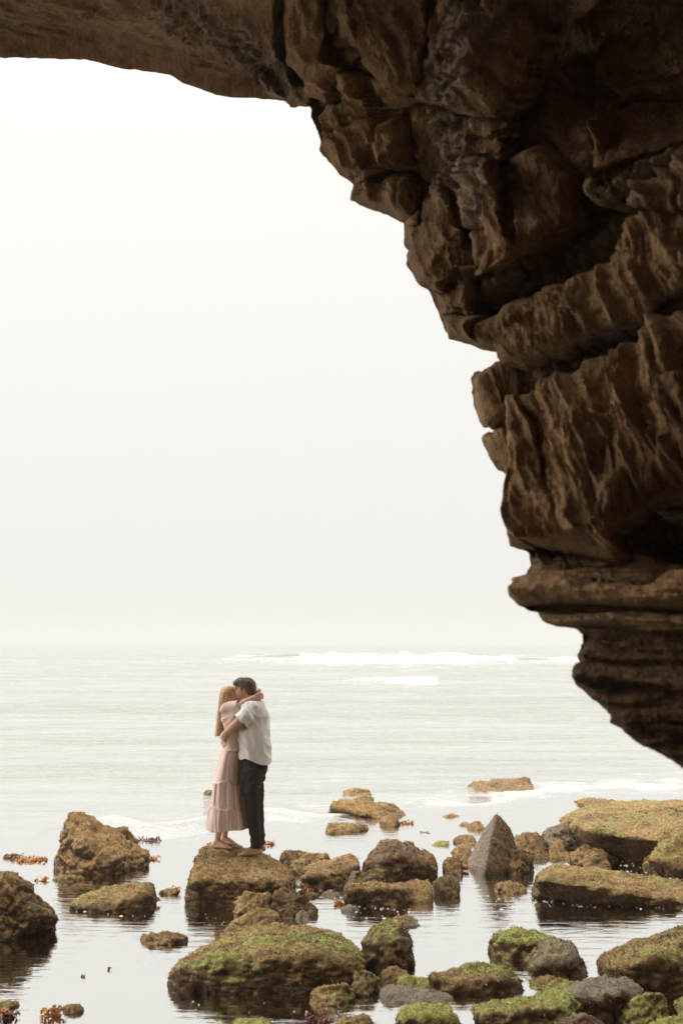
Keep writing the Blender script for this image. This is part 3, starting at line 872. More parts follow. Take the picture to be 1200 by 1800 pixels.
R('wedge with grey left face behind the brick shaped block', [(600, 1578), (640, 1572), (682, 1566)], [(606, 1560, .1), (624, 1532, .5), (635, 1522, .6), (655, 1528, .7), (676, 1531, .7), (682, 1545, .5)], .42, green=.7, gold=.4, bare=(.9, (-1, -.3, .3)))
R('brick shaped dark block with golden top edge in the middle', [(604, 1582), (640, 1591), (690, 1595), (719, 1588)],
  [(603, 1570, .1), (610, 1556, .75), (640, 1550, .85), (690, 1548, .95), (713, 1549, .95), (720, 1560, .5)], .45, [(614, 1561, .1), (706, 1557, .04)], green=.25, gold=.65)
R('square golden brown stone against the right end of the brick block', [(716, 1588), (740, 1590), (761, 1585)], [(707, 1549, .5), (730, 1540, .7), (758, 1541, .7), (761, 1558, .4)], .45, green=.4, gold=.6)
R('greenish grey stone at the right end of the middle rock cluster', [(764, 1574), (785, 1580), (809, 1578)], [(763, 1548), (776, 1538), (795, 1535), (806, 1552)], .45, green=.45, gold=.2, bare=.4)
R('reddish brown rock between the dark dome and the grey pyramid', [(780, 1536), (812, 1541)], [(779, 1515), (790, 1504), (808, 1510), (813, 1528)], .5, green=.15, gold=.35, bare=.15)
# --- pyramid and rubble
R('sharp grey pyramid rock with bare flat left face', [(824, 1530), (845, 1540), (875, 1540), (905, 1536)],
  [(838, 1490, .5), (858, 1446, .5), (872, 1427, .45), (879, 1431, .5), (894, 1447, .6), (905, 1470, .6), (910, 1510, .5)], .9, [(858, 1490, .2), (848, 1530, .0)], green=.15, gold=.3, bare=(1.0, (-1, -.35, .35)), sharp=30, rough=.22)
R('dark weedy lump at the right foot of the grey pyramid', [(882, 1535), (910, 1540), (938, 1534)], [(882, 1505), (896, 1488), (920, 1492), (938, 1514)], .5, green=.1, gold=.15)
R('rounded dark rock right behind the grey pyramid', [(903, 1502), (960, 1503)], [(905, 1472), (920, 1460), (945, 1460), (958, 1474), (963, 1492)], .7, green=.2, gold=.45)
R('grey topped rock at the back of the rubble beside the reef shelf', [(958, 1494), (1022, 1491)], [(951, 1463), (968, 1451), (985, 1447), (1010, 1462), (1024, 1480)], .8, green=.25, gold=.35, bare=(.7, (0, .2, 1)))
R('small pale angular stone in the middle of the rubble', [(962, 1500), (995, 1500)], [(962, 1486), (975, 1475), (990, 1475), (996, 1488)], .35, green=.15, gold=.6, bare=.35)
R('little brown stone left of the pale angular stone', [(940, 1511), (968, 1512)], [(942, 1498), (953, 1491), (966, 1500)], .3, green=.2, gold=.4)
R('flat light green stone in front of the pale angular stone', [(964, 1513), (1030, 1514)], [(967, 1500), (990, 1495), (1028, 1500)], .4, green=.75, gold=.5)
R('squarish mossy rock behind the long slab, nearest the open channel', [(1000, 1524), (1040, 1531), (1076, 1530)], [(1004, 1501), (1025, 1484), (1050, 1488), (1073, 1497), (1076, 1514)], .6, green=.45, gold=.5)
R('long low slab with golden green top running off the right edge', [(932, 1560), (970, 1569), (1050, 1577), (1130, 1584), (1200, 1591), (1300, 1598)],
  [(931, 1537, .3), (945, 1516, .8), (975, 1511, .92), (1050, 1523, .95), (1120, 1540, .95), (1200, 1556, .95), (1300, 1572, .9)], .85, [(936, 1546, .08), (990, 1549, .04), (1100, 1563, .04), (1200, 1577, .04)], green=.55, gold=.8, rough=.6)
R('small brown hump in the pyramid reflection left of the long slab', [(868, 1568), (900, 1573), (928, 1570)], [(870, 1560), (882, 1550), (905, 1547), (926, 1560)], .32, green=.35, gold=.6)
# --- reef on the right
R('wide golden reef shelf reaching the right edge', [(1012, 1468), (1030, 1488), (1085, 1502), (1150, 1518), (1200, 1526), (1340, 1536)],
  [(1014, 1455, .15), (1026, 1432, .4), (1055, 1413, .85), (1110, 1408, 1), (1200, 1402, 1), (1340, 1398, 1)], 4.2, [(1040, 1462, .08), (1100, 1466, .05), (1180, 1470, .05)], green=.6, gold=1.0, rough=.7, tufts=.8, name='reef_shelf', cat='reef')
R('dark square block at the seaward corner of the reef shelf', [(1028, 1426), (1060, 1427), (1085, 1425)], [(1028, 1404), (1058, 1402), (1082, 1407)], 1.2, green=.2, gold=.45)
R('steep green streaked mound on the right edge above the long slab', [(1135, 1520), (1160, 1529), (1200, 1536), (1290, 1548)], [(1136, 1512, .1), (1152, 1488, .3), (1176, 1458, .6), (1202, 1432, .8), (1280, 1402, .8)], 1.1, green=.7, gold=.7)
# --- rocks out at the swash line
R('long low brown rock in the surf near the centre', [(578, 1425), (620, 1434), (690, 1441), (713, 1436)], [(578, 1417, .3), (586, 1405, .6), (620, 1404, .8), (650, 1410, .7), (690, 1414, .7), (711, 1423, .5)], 1.1, green=.15, gold=.75)
R('farthest flat rock awash behind the long surf rock', [(600, 1400), (655, 1400)], [(601, 1393), (615, 1387), (650, 1391)], .8, green=.4, gold=.5)
R('dark lump sitting behind the long surf rock', [(618, 1412), (660, 1412)], [(619, 1407), (640, 1399), (657, 1400)], .5, green=.1, gold=.3)
R('wedge shaped brown rock below the long surf rock', [(571, 1466), (600, 1467), (649, 1459)], [(571, 1443, .6), (600, 1443, .8), (630, 1450, .7), (647, 1457, .5)], .6, green=.3, gold=.55)
R('little dark pointed rock with mirror reflection below the surf rock', [(664, 1452), (690, 1455), (704, 1450)], [(666, 1444), (680, 1433), (695, 1436), (703, 1445)], .45, green=.1, gold=.4)
R('flat sloping rock in white surf at the right, farthest of all', [(826, 1390), (870, 1394), (938, 1391)], [(830, 1388, .3), (870, 1376, .6), (915, 1365, .7), (932, 1366, .7), (939, 1382, .5)], 1.6, green=.3, gold=.55, bare=.35)
R('tiny rock in the sea left of the pink skirt', [(356, 1398), (366, 1400), (378, 1398)], [(358, 1393), (366, 1388), (376, 1389)], .5, green=.2, gold=.5)
R('flat weedy stone alone on wet sand left of the pyramid tip', [(776, 1438), (813, 1438)], [(780, 1434), (795, 1430), (810, 1433)], .3, green=.4, gold=.6)
R('small stone left of the pyramid tip, nearest to it', [(822, 1460), (852, 1460)], [(825, 1450), (836, 1443), (850, 1447)], .4, green=.2, gold=.6)
R('thin drowned stone between two small stones left of the pyramid', [(806, 1453), (826, 1453)], [(808, 1448), (816, 1444), (824, 1448)], .25, green=.5, gold=.6)
R('weedy brown stone upper of the pair at the left foot of the pyramid', [(798, 1486), (836, 1486)], [(800, 1475), (815, 1465), (834, 1467)], .45, green=.25, gold=.6)
R('golden brown stone lower of the pair at the left foot of the pyramid', [(796, 1515), (832, 1516)], [(797, 1494), (812, 1482), (830, 1485)], .45, green=.25, gold=.7, bare=.2)
R('low round green stone in the pool behind the dark dome', [(757, 1487), (775, 1489), (793, 1486)], [(762, 1480), (774, 1476), (788, 1480)], .3, green=.85, gold=.5)
R('drowned flat stone right of the little pointed rock', [(733, 1466), (758, 1467)], [(736, 1463), (746, 1461), (756, 1463)], .25, green=.5, gold=.6)
# --- foreground
R('largest mossy boulder in the foreground, lime green along its ridge', [(287, 1716), (320, 1737), (400, 1749), (480, 1754), (560, 1748), (652, 1738)],
  [(290, 1696, .12), (305, 1688, .3), (340, 1674, .5), (385, 1654, .7), (430, 1632, .85), (490, 1612, .95), (530, 1618, .95), (575, 1632, .9), (622, 1640, .75), (650, 1660, .5), (660, 1692, .3)],
  1.3, [(350, 1690, .14), (450, 1668, .16), (560, 1672, .1), (625, 1692, .08)], green=.62, gold=.35, rough=.75, tufts=1.2)
R('narrow brown ridge rock directly behind the largest mossy boulder', [(380, 1656), (440, 1653), (500, 1644)], [(382, 1642, .15), (402, 1625, .4), (440, 1600, .6), (465, 1588, .7), (478, 1590, .7), (496, 1612, .5)], .5, green=.45, gold=.45)
R('rounded brown rock with pale green left side in front of the couples rock', [(410, 1612), (445, 1616), (482, 1611)], [(411, 1594), (425, 1571), (445, 1564), (474, 1566), (482, 1582)], .5, green=.4, gold=.5)
R('black angular rock with bright green flecks below the couples rock', [(475, 1607), (500, 1617), (562, 1615)], [(475, 1580, .4), (483, 1561, .6), (495, 1556, .6), (520, 1572, .5), (548, 1588, .4), (562, 1600, .3)], .5, green=.42, gold=.05, bare=.25)
R('small pale grey stone beside the black angular rock', [(518, 1618), (546, 1619)], [(520, 1607), (532, 1600), (545, 1605)], .2, green=.05, gold=.2, bare=.9)
R('dark upright boulder joined to the right end of the largest mossy one', [(636, 1700), (690, 1710), (728, 1694)], [(632, 1650, .5), (650, 1627, .7), (680, 1615, .8), (705, 1620, .6), (722, 1645, .4), (731, 1674, .25)], .65, [(690, 1642, .15)], green=.55, gold=.12, bare=.1)
R('pale bare slab tip sticking out behind the dark upright boulder', [(690, 1636), (742, 1631)], [(690, 1613), (705, 1609), (738, 1626)], .4, green=.2, gold=.3, bare=.85)
R('mossy rock at the right foot of the largest boulder, upper of two', [(612, 1752), (640, 1755), (671, 1744)], [(613, 1724), (625, 1702), (640, 1700), (661, 1715), (671, 1730)], .34, green=.7, gold=.3)
R('mossy rock at the right foot of the largest boulder, lower of two', [(541, 1768), (580, 1772), (626, 1764)], [(542, 1752), (552, 1736), (580, 1728), (610, 1722), (626, 1736)], .32, green=.72, gold=.3)
R('reddish brown low rock below the dark upright boulder', [(668, 1728), (695, 1730), (721, 1726)], [(669, 1711), (680, 1701), (708, 1703), (720, 1712)], .3, green=.1, gold=.4)
R('thin bright green stone above the flat grey slab', [(697, 1734), (730, 1737), (767, 1735)], [(698, 1722), (715, 1714), (745, 1717), (765, 1723)], .22, green=.95, gold=.3)
R('flat bare grey slab lying in the foreground water', [(661, 1753), (690, 1767), (740, 1771), (803, 1763)], [(668, 1738, .4), (690, 1730, .8), (740, 1733, .95), (790, 1739, .85), (805, 1751, .5)], .42, green=.03, gold=.2, bare=1.0, tufts=.1, rough=.5)
R('long dark boulder with green right shoulder in the lower centre', [(758, 1730), (800, 1744), (880, 1751), (925, 1746)], [(745, 1712, .4), (765, 1704, .6), (810, 1696, .8), (880, 1695, .85), (905, 1697, .8), (918, 1712, .5), (926, 1730, .3)], .5, [(780, 1720, .1), (885, 1714, .05)], green=.6, gold=.35)
R('vivid green mossy rock cut by the bottom edge', [(694, 1806), (740, 1826), (812, 1822)], [(695, 1785, .2), (702, 1772, .5), (730, 1764, .85), (770, 1760, .95), (795, 1764, .85), (811, 1788, .45)], .45, [(706, 1788, .08), (790, 1783, .08)], green=1.2, gold=.4, tufts=1.3)
R('dark rock with bright green rim behind the small pyramid', [(861, 1682), (900, 1690), (970, 1688)], [(860, 1662, .2), (866, 1640, .5), (880, 1631, .75), (920, 1632, .85), (955, 1636, .85), (982, 1643, .75)], .62, [(870, 1652, .1), (965, 1652, .15)], green=.85, gold=.1)
R('small dark pyramid with grey tip in the lower right', [(931, 1711), (970, 1722), (1035, 1720)], [(933, 1698, .1), (950, 1670, .4), (965, 1650, .6), (1006, 1648, .6), (1022, 1675, .4), (1036, 1708, .2)], .6, [(962, 1692, .04), (1002, 1675, .12)], green=.6, gold=.1, bare=(.4, (.1, -.5, .8)))
R('huge dark rounded boulder at the right edge, lower corner', [(1060, 1713), (1095, 1742), (1150, 1753), (1320, 1764)], [(1061, 1698, .2), (1085, 1675, .5), (1120, 1646, .75), (1160, 1632, .85), (1200, 1624, .95), (1320, 1600, .95)], 1.2, [(1082, 1700, .08), (1150, 1672, .1)], green=.4, gold=.3, rough=.5)
R('low mossy rock under the small dark pyramid', [(926, 1740), (960, 1743), (1012, 1741)], [(927, 1731, .2), (945, 1717, .7), (1000, 1714, .85)], .35, green=.75, gold=.5)
R('pale grey topped rock under the huge dark boulder', [(1003, 1787), (1060, 1798), (1135, 1788)], [(1001, 1740, .3), (1020, 1722, .6), (1060, 1710, .85), (1110, 1712, .85), (1130, 1728, .6), (1141, 1746, .4)], .6, [(1006, 1752, .08), (1080, 1742, .08)], green=.45, gold=.15, bare=(.95, (-.15, .1, 1)))
R('wide lime green topped rock along the bottom edge with orange weed', [(825, 1793), (880, 1818), (1030, 1818)], [(827, 1776, .2), (850, 1766, .5), (920, 1746, .85), (1000, 1737, .95), (1026, 1768, .5)], .62, [(850, 1782, .06), (1000, 1768, .05)], green=.95, gold=.4)
R('green topped rock below the huge dark boulder', [(1090, 1802), (1135, 1810), (1177, 1806)], [(1091, 1774), (1110, 1751), (1145, 1738), (1170, 1745), (1177, 1772)], .42, green=.75, gold=.2)
R('bare brown rock tip at the bottom edge', [(968, 1832), (1020, 1836), (1074, 1832)], [(970, 1800), (1000, 1785), (1035, 1777), (1068, 1799)], .35, green=.1, gold=.2, bare=.7)
R('green rock in the bottom right corner', [(1152, 1834), (1200, 1838), (1275, 1834)], [(1156, 1798), (1180, 1785), (1220, 1775), (1270, 1772)], .45, green=1.0, gold=.3)
R('sliver of green rock touching the right edge below the huge boulder', [(1190, 1782), (1220, 1786), (1265, 1784)], [(1191, 1757), (1205, 1744), (1262, 1742)], .35, green=.9, gold=.3)
R('drowned brown rock at the bottom edge left of the vivid green one', [(588, 1808), (620, 1812), (656, 1807)], [(590, 1795), (610, 1786), (640, 1782), (654, 1793)], .25, green=.3, gold=.4)
R('barely surfacing pale green stone at the bottom edge under the largest boulder', [(402, 1808), (440, 1812), (478, 1808)], [(408, 1797), (440, 1791), (470, 1797)], .25, green=.9, gold=.4)
R('pale drowned stone left of the wedge with the grey face', [(563, 1577), (585, 1580), (603, 1576)], [(567, 1569), (585, 1565), (600, 1568)], .25, green=.1, gold=.4, bare=.8, tufts=.3)
R('little brown stone at the left foot of the golden brown boulder', [(530, 1578), (545, 1581), (560, 1577)], [(533, 1570), (546, 1566), (557, 1570)], .2, green=.2, gold=.5)
R('pale drowned stone at the lower left corner of the brick block', [(596, 1601), (615, 1606), (632, 1602)], [(600, 1594), (615, 1590), (629, 1594)], .2, green=.1, gold=.4, bare=.6, tufts=.3)
R('brown pebble against the brick block near its left end', [(612, 1592), (624, 1594), (634, 1592)], [(614, 1584), (624, 1579), (632, 1584)], .12, green=.1, gold=.5)
R('weedy lump on the seaward side of the long slab, half hidden', [(1030, 1512), (1060, 1516), (1090, 1514)], [(1034, 1500), (1058, 1495), (1086, 1502)], .3, green=.3, gold=.6)
#PART4
# ---------------------------------------------------------------- the couple
from mathutils.bvhtree import BVHTree
M_SKIN = plain_material('skin', (0.56, 0.330, 0.225), 0.5, 0.35, 0.10, 12, sss=0.15)
M_SKIN2 = plain_material('fair_skin', (0.66, 0.420, 0.300), 0.5, 0.35, 0.10, 12, sss=0.15)
M_SHIRT = plain_material('white_linen', (0.80, 0.775, 0.74), 0.85, 0.2, 0.05, 120, 0.25, 220)
M_TROUSER = plain_material('charcoal_cotton', (0.040, 0.034, 0.030), 0.9, 0.2, 0.25, 60, 0.2, 200)
M_DRESS = plain_material('dusty_pink_cotton', (0.70, 0.530, 0.460), 0.85, 0.2, 0.07, 40, 0.2, 160)
M_HAIRD = plain_material('dark_brown_hair', (0.125, 0.075, 0.044), 0.45, 0.45, 0.5, 60, 0.5, 120, stretch=(1, 1, .25))
M_HAIRB = plain_material('blonde_hair', (0.62, 0.415, 0.225), 0.42, 0.45, 0.40, 70, 0.5, 130, stretch=(1.6, 1.6, .05))
M_DARKB = plain_material('dark_band', (0.03, 0.022, 0.02), 0.5, 0.4, 0.2, 40)

KX, KZ = 0.00127, 0.00125
def Q(zx, zy, y=0.0):
    return np.array([(zx - 600) * KX, y, (1575 - zy) * KZ])

class Blob:
    """closed overlapping shells, later fused into one continuous surface"""
    def __init__(self): self.v, self.f, self.n = [], [], 0
    def hull(self, pts):
        bm = bmesh.new()
        for p in pts: bm.verts.new(p)
        r = bmesh.ops.convex_hull(bm, input=list(bm.verts))
        junk = [e for e in r['geom_interior'] if isinstance(e, bmesh.types.BMVert)]
        if junk: bmesh.ops.delete(bm, geom=junk, context='VERTS')
        bmesh.ops.recalc_face_normals(bm, faces=bm.faces)
        bm.verts.index_update()
        self.v += [x.co[:] for x in bm.verts]
        self.f += [[self.n + y.index for y in p.verts] for p in bm.faces]
        self.n += len(bm.verts)
        bm.free()
    def ball(self, c, r):
        s, _ = ico(2)
        self.hull(np.asarray(c) + s * np.asarray(r))
    def cone(self, a, ra, b, rb):
        s, _ = ico(2)
        self.hull(np.concatenate([np.asarray(a) + s * np.asarray(ra), np.asarray(b) + s * np.asarray(rb)]))
    def chain(self, pts, rs):
        for (a, ra), (b, rb) in zip(list(zip(pts, rs))[:-1], list(zip(pts, rs))[1:]): self.cone(a, ra, b, rb)
    def loft(self, rings):
        """rings of (centre, half x, half y); stacked ellipses joined pairwise"""
        t = np.linspace(0, 2 * math.pi, 28, endpoint=False)
        E = []
        for c, a, b in rings:
            ex = np.sign(np.cos(t)) * np.abs(np.cos(t)) ** 0.85; ey = np.sign(np.sin(t)) * np.abs(np.sin(t)) ** 0.85
            E.append(np.asarray(c) + np.stack([a * ex, b * ey, 0 * t], -1))
        for p, q in zip(E[:-1], E[1:]): self.hull(np.concatenate([p, q]))
    def fuse(self, voxel=0.006, smooth=4):
        me = bpy.data.meshes.new('tmp'); me.from_pydata(self.v, [], self.f); me.update()
        o = bpy.data.objects.new('tmp', me); COL.objects.link(o)
        m = o.modifiers.new('r', 'REMESH'); m.mode = 'VOXEL'; m.voxel_size = voxel
        if smooth:
            s = o.modifiers.new('s', 'SMOOTH'); s.factor = 0.5; s.iterations = smooth
        dg = bpy.context.evaluated_depsgraph_get(); dg.update()
        out = bpy.data.meshes.new_from_object(o.evaluated_get(dg), depsgraph=dg)
        bpy.data.objects.remove(o); bpy.data.meshes.remove(me)
        co = np.zeros(len(out.vertices) * 3); out.vertices.foreach_get('co', co)
        faces = [list(p.vertices) for p in out.polygons]
        bpy.data.meshes.remove(out)
        return co.reshape(-1, 3), faces

def trim(co, faces, keep, snap=None):
    """keep the faces whose corners pass the test; snap the cut edge onto the hem"""
    k = keep(co)
    fs = [f for f in faces if k[f].sum() >= 2]
    used = np.unique(np.concatenate([np.array(f) for f in fs]))
    mp = -np.ones(len(co), int); mp[used] = np.arange(len(used))
    co2 = co[used]; fs = [[mp[i] for i in f] for f in fs]
    if snap is not None:
        from collections import Counter
        ec = Counter()
        for f in fs:
            for a, b in zip(f, f[1:] + f[:1]): ec[(min(a, b), max(a, b))] += 1
        bd = sorted({i for e, c in ec.items() if c == 1 for i in e})
        co2[bd] = snap(co2[bd])
    return co2, fs

def np_normals(co, faces):
    n = np.zeros_like(co)
    for f in faces:
        c = np.cross(co[f[1]] - co[f[0]], co[f[2]] - co[f[0]])
        for i in f: n[i] += c
    return n / (np.linalg.norm(n, axis=1)[:, None] + 1e-12)

def garment(name, co, faces, mat, parent, thick=0.004):
    o = link(name, new_mesh(name, co, faces), mat, parent)
    if thick:
        m = o.modifiers.new('thickness', 'SOLIDIFY'); m.thickness = thick; m.offset = -1
    return o

def hand(bl, wrist, palm_dir, across, curl, size=1.0, thumb=1):
    """palm, four bent fingers of unequal length and a thumb from the side of the palm"""
    w = np.asarray(wrist, float); d = np.asarray(palm_dir, float); d /= np.linalg.norm(d)
    a = np.asarray(across, float); a -= d * (a @ d); a /= np.linalg.norm(a)
    c = np.asarray(curl, float); c -= d * (c @ d); c /= np.linalg.norm(c)
    S = size
    k0, k1 = w + d * 0.085 * S - a * 0.030 * S, w + d * 0.085 * S + a * 0.030 * S
    th = 0.013 * S
    bl.hull(np.concatenate([p + ico(1)[0] * th for p in (w - a * 0.014 * S, w + a * 0.014 * S, k0, k1)]))
    for i, L in enumerate((0.066, 0.076, 0.071, 0.056)):
        b = k0 + (k1 - k0) * (i / 3.0)
        p1 = b + (d * 0.92 + c * 0.38) * L * 0.48 * S
        p2 = p1 + (d * 0.62 + c * 0.78) * L * 0.34 * S
        p3 = p2 + (d * 0.30 + c * 0.95) * L * 0.26 * S
        bl.chain([b, p1, p2, p3], [0.0095 * S, 0.0088 * S, 0.008 * S, 0.007 * S])
    tb = w + d * 0.025 * S - a * 0.022 * S * thumb
    t1 = tb + (d * 0.6 - a * 0.75 * thumb) * 0.036 * S
    t2 = t1 + (d * 0.9 - a * 0.25 * thumb + c * 0.2) * 0.032 * S
    bl.chain([tb, t1, t2], [0.013 * S, 0.0105 * S, 0.0085 * S])

def foot(bl, heel, toe, ankle, w=0.042, size=1.0):
    heel, toe, ankle = map(np.asarray, (heel, toe, ankle))
    d = toe - heel; L = np.linalg.norm(d); d = d / L
    s = np.array([-d[1], d[0], 0]); s /= np.linalg.norm(s)
    bl.cone(heel + [0, 0, .030], (0.032, 0.030, 0.030), ankle, (0.036, 0.032, 0.04))
    ball = heel + d * L * 0.70
    bl.cone(heel + [0, 0, .026], (0.030, 0.030, 0.026), ball + s * 0.012 + [0, 0, .020], (0.024, 0.030, 0.020))
    bl.cone(heel + [0, 0, .026], (0.030, 0.030, 0.026), ball - s * 0.016 + [0, 0, .018], (0.024, 0.026, 0.018))
    bl.cone(ankle + d * 0.01, (0.034, 0.030, 0.03), ball + [0, 0, .026], (0.025, 0.034, 0.018))
    for i, (o, k) in enumerate(((0.030, 0.90), (0.014, 0.95), (0.0, 0.97), (-0.014, 0.98), (-0.030, 1.0))):
        rr = 0.0085 if i < 4 else 0.0125
        bl.chain([ball + s * o * 0.9 + [0, 0, .014], heel + d * L * k + s * o + [0, 0, rr + 0.001]], [0.012 if i < 4 else 0.015, rr])

# where they stand: on the flat rock
pv = np.array([x.co[:] for x in PERCH.data.vertices]) + np.array(PERCH.location[:])
perch_tree = BVHTree.FromPolygons(pv.tolist(), [list(p.vertices) for p in PERCH.data.polygons])
def rock_z(x, y):
    h = perch_tree.ray_cast(Vector((x, y, 3)), Vector((0, 0, -1)))
    return h[0].z if h[0] is not None else 0.35
ROOT = at(430, 1500, 12.0)
GZ = {}
def ground(name, zx, y):
    """height of the rock under a foot, in figure coordinates"""
    xs = [rock_z(ROOT[0] + (zx + k - 600) * KX, ROOT[1] + y + j) for k in (-60, 0, 60) for j in (-.03, .03)]
    GZ[name] = float(np.mean(xs)); return GZ[name]
ground('mn', 640, -.10); ground('mf', 655, .13); ground('wn', 410, .12); ground('wf', 465, .26)
ROOT[2] = GZ['mn']
print('GROUND', GZ)
mf = GZ['mf'] - ROOT[2]; wn_ = GZ['wn'] - ROOT[2]; wf_ = GZ['wf'] - ROOT[2]

def build_man():
    b = Blob()
    # head: tilted forward, nose against her brow
    b.ball(Q(590, 222), (0.100, 0.076, 0.094))
    b.ball(Q(560, 262), (0.072, 0.066, 0.080))
    b.cone(Q(552, 290), (0.050, 0.052, 0.048), Q(537, 312), (0.032, 0.034, 0.026))
    b.cone(Q(512, 218), (0.018, 0.045, 0.018), Q(514, 262), (0.018, 0.040, 0.03))
    b.cone(Q(502, 240), (0.008, 0.009, 0.010), Q(493, 268), (0.013, 0.014, 0.012))      # nose
    b.cone(Q(514, 292), (0.012, 0.022, 0.008), Q(516, 302), (0.012, 0.020, 0.008))      # lips
    for sy in (-1, 1):
        b.cone(Q(588, 240, sy * .076), (0.012, 0.008, 0.018), Q(582, 262, sy * .074), (0.008, 0.007, 0.012))   # ear
        b.cone(Q(507, 228, sy * .018), 0.010, Q(515, 226, sy * .046), 0.009)                              # brow
    b.cone(Q(612, 285), (0.052, 0.050, 0.05), Q(660, 352), (0.062, 0.068, 0.05))                          # neck
    b.loft([(Q(668, 345), .055, .08), (Q(664, 385), .085, .17), (Q(660, 450), .110, .180), (Q(662, 560), .115, .165), (Q(668, 720), .105, .150), (Q(672, 840), .110, .160), (Q(670, 910), .105, .155)])
    # near arm: round her waist, forearm across her back
    b.chain([Q(635, 408, -.175), Q(560, 490, -.225), Q(447, 600, -.205)], [.062, .050, .042])
    b.chain([Q(447, 600, -.205), Q(424, 622, -.10), Q(425, 640, .03)], [.042, .039, .029])
    hand(b, Q(425, 640, .03), (0.1, 1, -0.12), (0, 0.1, 1), (1, 0, 0), 1.0)
    # far arm: hand comes round to the near side, fingers spread on her waist
    b.chain([Q(635, 410, .175), Q(560, 520, .24), Q(470, 640, .235)], [.058, .046, .040])
    b.chain([Q(470, 640, .235), Q(425, 668, .14), Q(412, 682, .055)], [.040, .034, .028])
    hand(b, Q(412, 682, .055), (0.10, -1, -0.04), (0, 0.05, -1), (1, -0.15, 0), 1.0)
    # legs
    for (hy, ky, ay, az, kx, ax, heel, toe) in ((-.085, -.095, -.10, 0.0, 664, 700, 728, 548), (.085, .11, .13, mf, 682, 716, 742, 570)):
        an = Q(ax, 1500, ay) ; an[2] = 0.085 + az
        b.chain([Q(672, 900, hy), Q(kx, 1185, ky), an], [.088, .054, .040])
        b.ball(Q(kx + 14, 1290, (ky + ay) / 2), (.056, .05, .10))
        h = Q(heel, 1575, ay); t = Q(toe, 1575, ay - 0.02); h[2] = az + 0.002; t[2] = az + 0.0
        foot(b, h, t, an + np.array([.006, 0, -.02]))
    co, fs = b.fuse(0.0055, 3)
    body = link('person', new_mesh('person', co, fs), M_SKIN)
    tag(body, 'barefoot man in a white short sleeved shirt and dark trousers embracing the woman', 'person')
    body.location = ROOT
    # trousers
    b = Blob()
    b.loft([(Q(668, 770), .112, .165), (Q(668, 850), .122, .172), (Q(668, 910), .118, .170), (Q(668, 945), .105, .165)])
    an = Q(700, 1515, -.10); an2 = Q(714, 1495, .13)
    b.chain([Q(662, 905, -.085), Q(655, 1040, -.09), Q(664, 1185, -.095), Q(685, 1350, -.10), an], [.108, .092, .073, .062, .054])
    b.chain([Q(676, 905, .085), Q(680, 1040, .10), Q(684, 1185, .11), Q(700, 1350, .12), an2], [.105, .090, .072, .062, .054])
    b.ball(Q(715, 880), (.085, .150, .085))
    co, fs = b.fuse(0.006, 3)
    nr = np_normals(co, fs)
    fo = ridged(np.stack([co[:, 0] * 5 + co[:, 2] * 3, co[:, 1] * 6, co[:, 2] * 14 - co[:, 0] * 9], -1), 2, 81)
    amp = 0.008 + 0.009 * sstep(.45, .75, co[:, 2]) * sstep(1.0, .8, co[:, 2]) + 0.005 * sstep(.35, .1, co[:, 2])
    co = co + nr * (amp * fo)[:, None]
    hem = lambda p: 0.075 + np.where(p[:, 1] > 0.015, mf, 0.0)
    co, fs = trim(co, fs, lambda p: p[:, 2] > hem(p), lambda p: np.stack([p[:, 0], p[:, 1], np.where(p[:, 2] < 0.3, hem(p), p[:, 2])], -1))
    garment('trousers', co, fs, M_TROUSER, body, .004)
    # shirt
    b = Blob()
    b.loft([(Q(680, 322), .052, .064), (Q(680, 345), .062, .085), (Q(672, 372), .082, .150), (Q(668, 400), .103, .185), (Q(668, 460), .135, .198), (Q(668, 560), .146, .190), (Q(670, 680), .148, .185), (Q(671, 780), .148, .188), (Q(672, 880), .146, .190)])
    for sy in (-1, 1):
        b.chain([Q(650, 402, sy * .158), Q(612, 440, sy * .205), Q(556, 502, sy * .232)], [.078, .080, .072])
    co, fs = b.fuse(0.006, 4)
    nr = np_normals(co, fs)
    x, y, z = co.T
    diag = ridged(np.stack([(x * 0.8 + z * 0.6) * 8.5, y * 3.5, (z * 0.8 - x * 0.6) * 2.2], -1), 2, 91)
    tw = ridged(np.stack([x * 9 + z * 2, y * 5, z * 3.0], -1), 3, 95)
    co = co + nr * (0.026 * diag + 0.015 * tw)[:, None]
    hx = np.array([540, 575, 612, 650, 700, 745, 790]); hz = np.array([812, 806, 792, 804, 830, 846, 852])
    hemz = lambda p: (1575 - np.interp(p[:, 0] / KX + 600, hx, hz)) * KZ
    sd = (Q(556, 502) - Q(650, 402)); sd = sd / np.linalg.norm(sd)
    s_end = {s: Q(572, 486, s * .225) for s in (-1, 1)}
    nrm = {}
    for s in (-1, 1):
        v_ = Q(556, 502, s * .232) - Q(612, 440, s * .205); nrm[s] = v_ / np.linalg.norm(v_)
    def insleeve(p):
        return (np.abs(p[:, 1]) > .145) & ((p - s_end[-1])[:, [0, 2]] @ nrm[-1][[0, 2]] > 0) & (p[:, 0] < Q(628, 0)[0]) & (p[:, 2] < Q(0, 430)[2]) & (p[:, 2] > Q(0, 575)[2])
    def neck(p):
        return (p[:, 2] > Q(0, 330)[2] - 0.1 * (p[:, 0] - Q(680, 0)[0]))
    keep = lambda p: (p[:, 2] > hemz(p)) & ~insleeve(p) & ~neck(p)
    def snap(p):
        q = p.copy()
        low = p[:, 2] < Q(0, 760)[2]
        q[low, 2] = hemz(p)[low]
        for s in (-1, 1):
            m = ~low & (p[:, 1] * s > .14) & (p[:, 2] < Q(0, 425)[2])
            dd = (p[m] - s_end[s]) @ nrm[s]
            q[m] = p[m] - dd[:, None] * nrm[s]
        return q
    co, fs = trim(co, fs, keep, snap)
    shirt = garment('shirt', co, fs, M_SHIRT, body, .005)
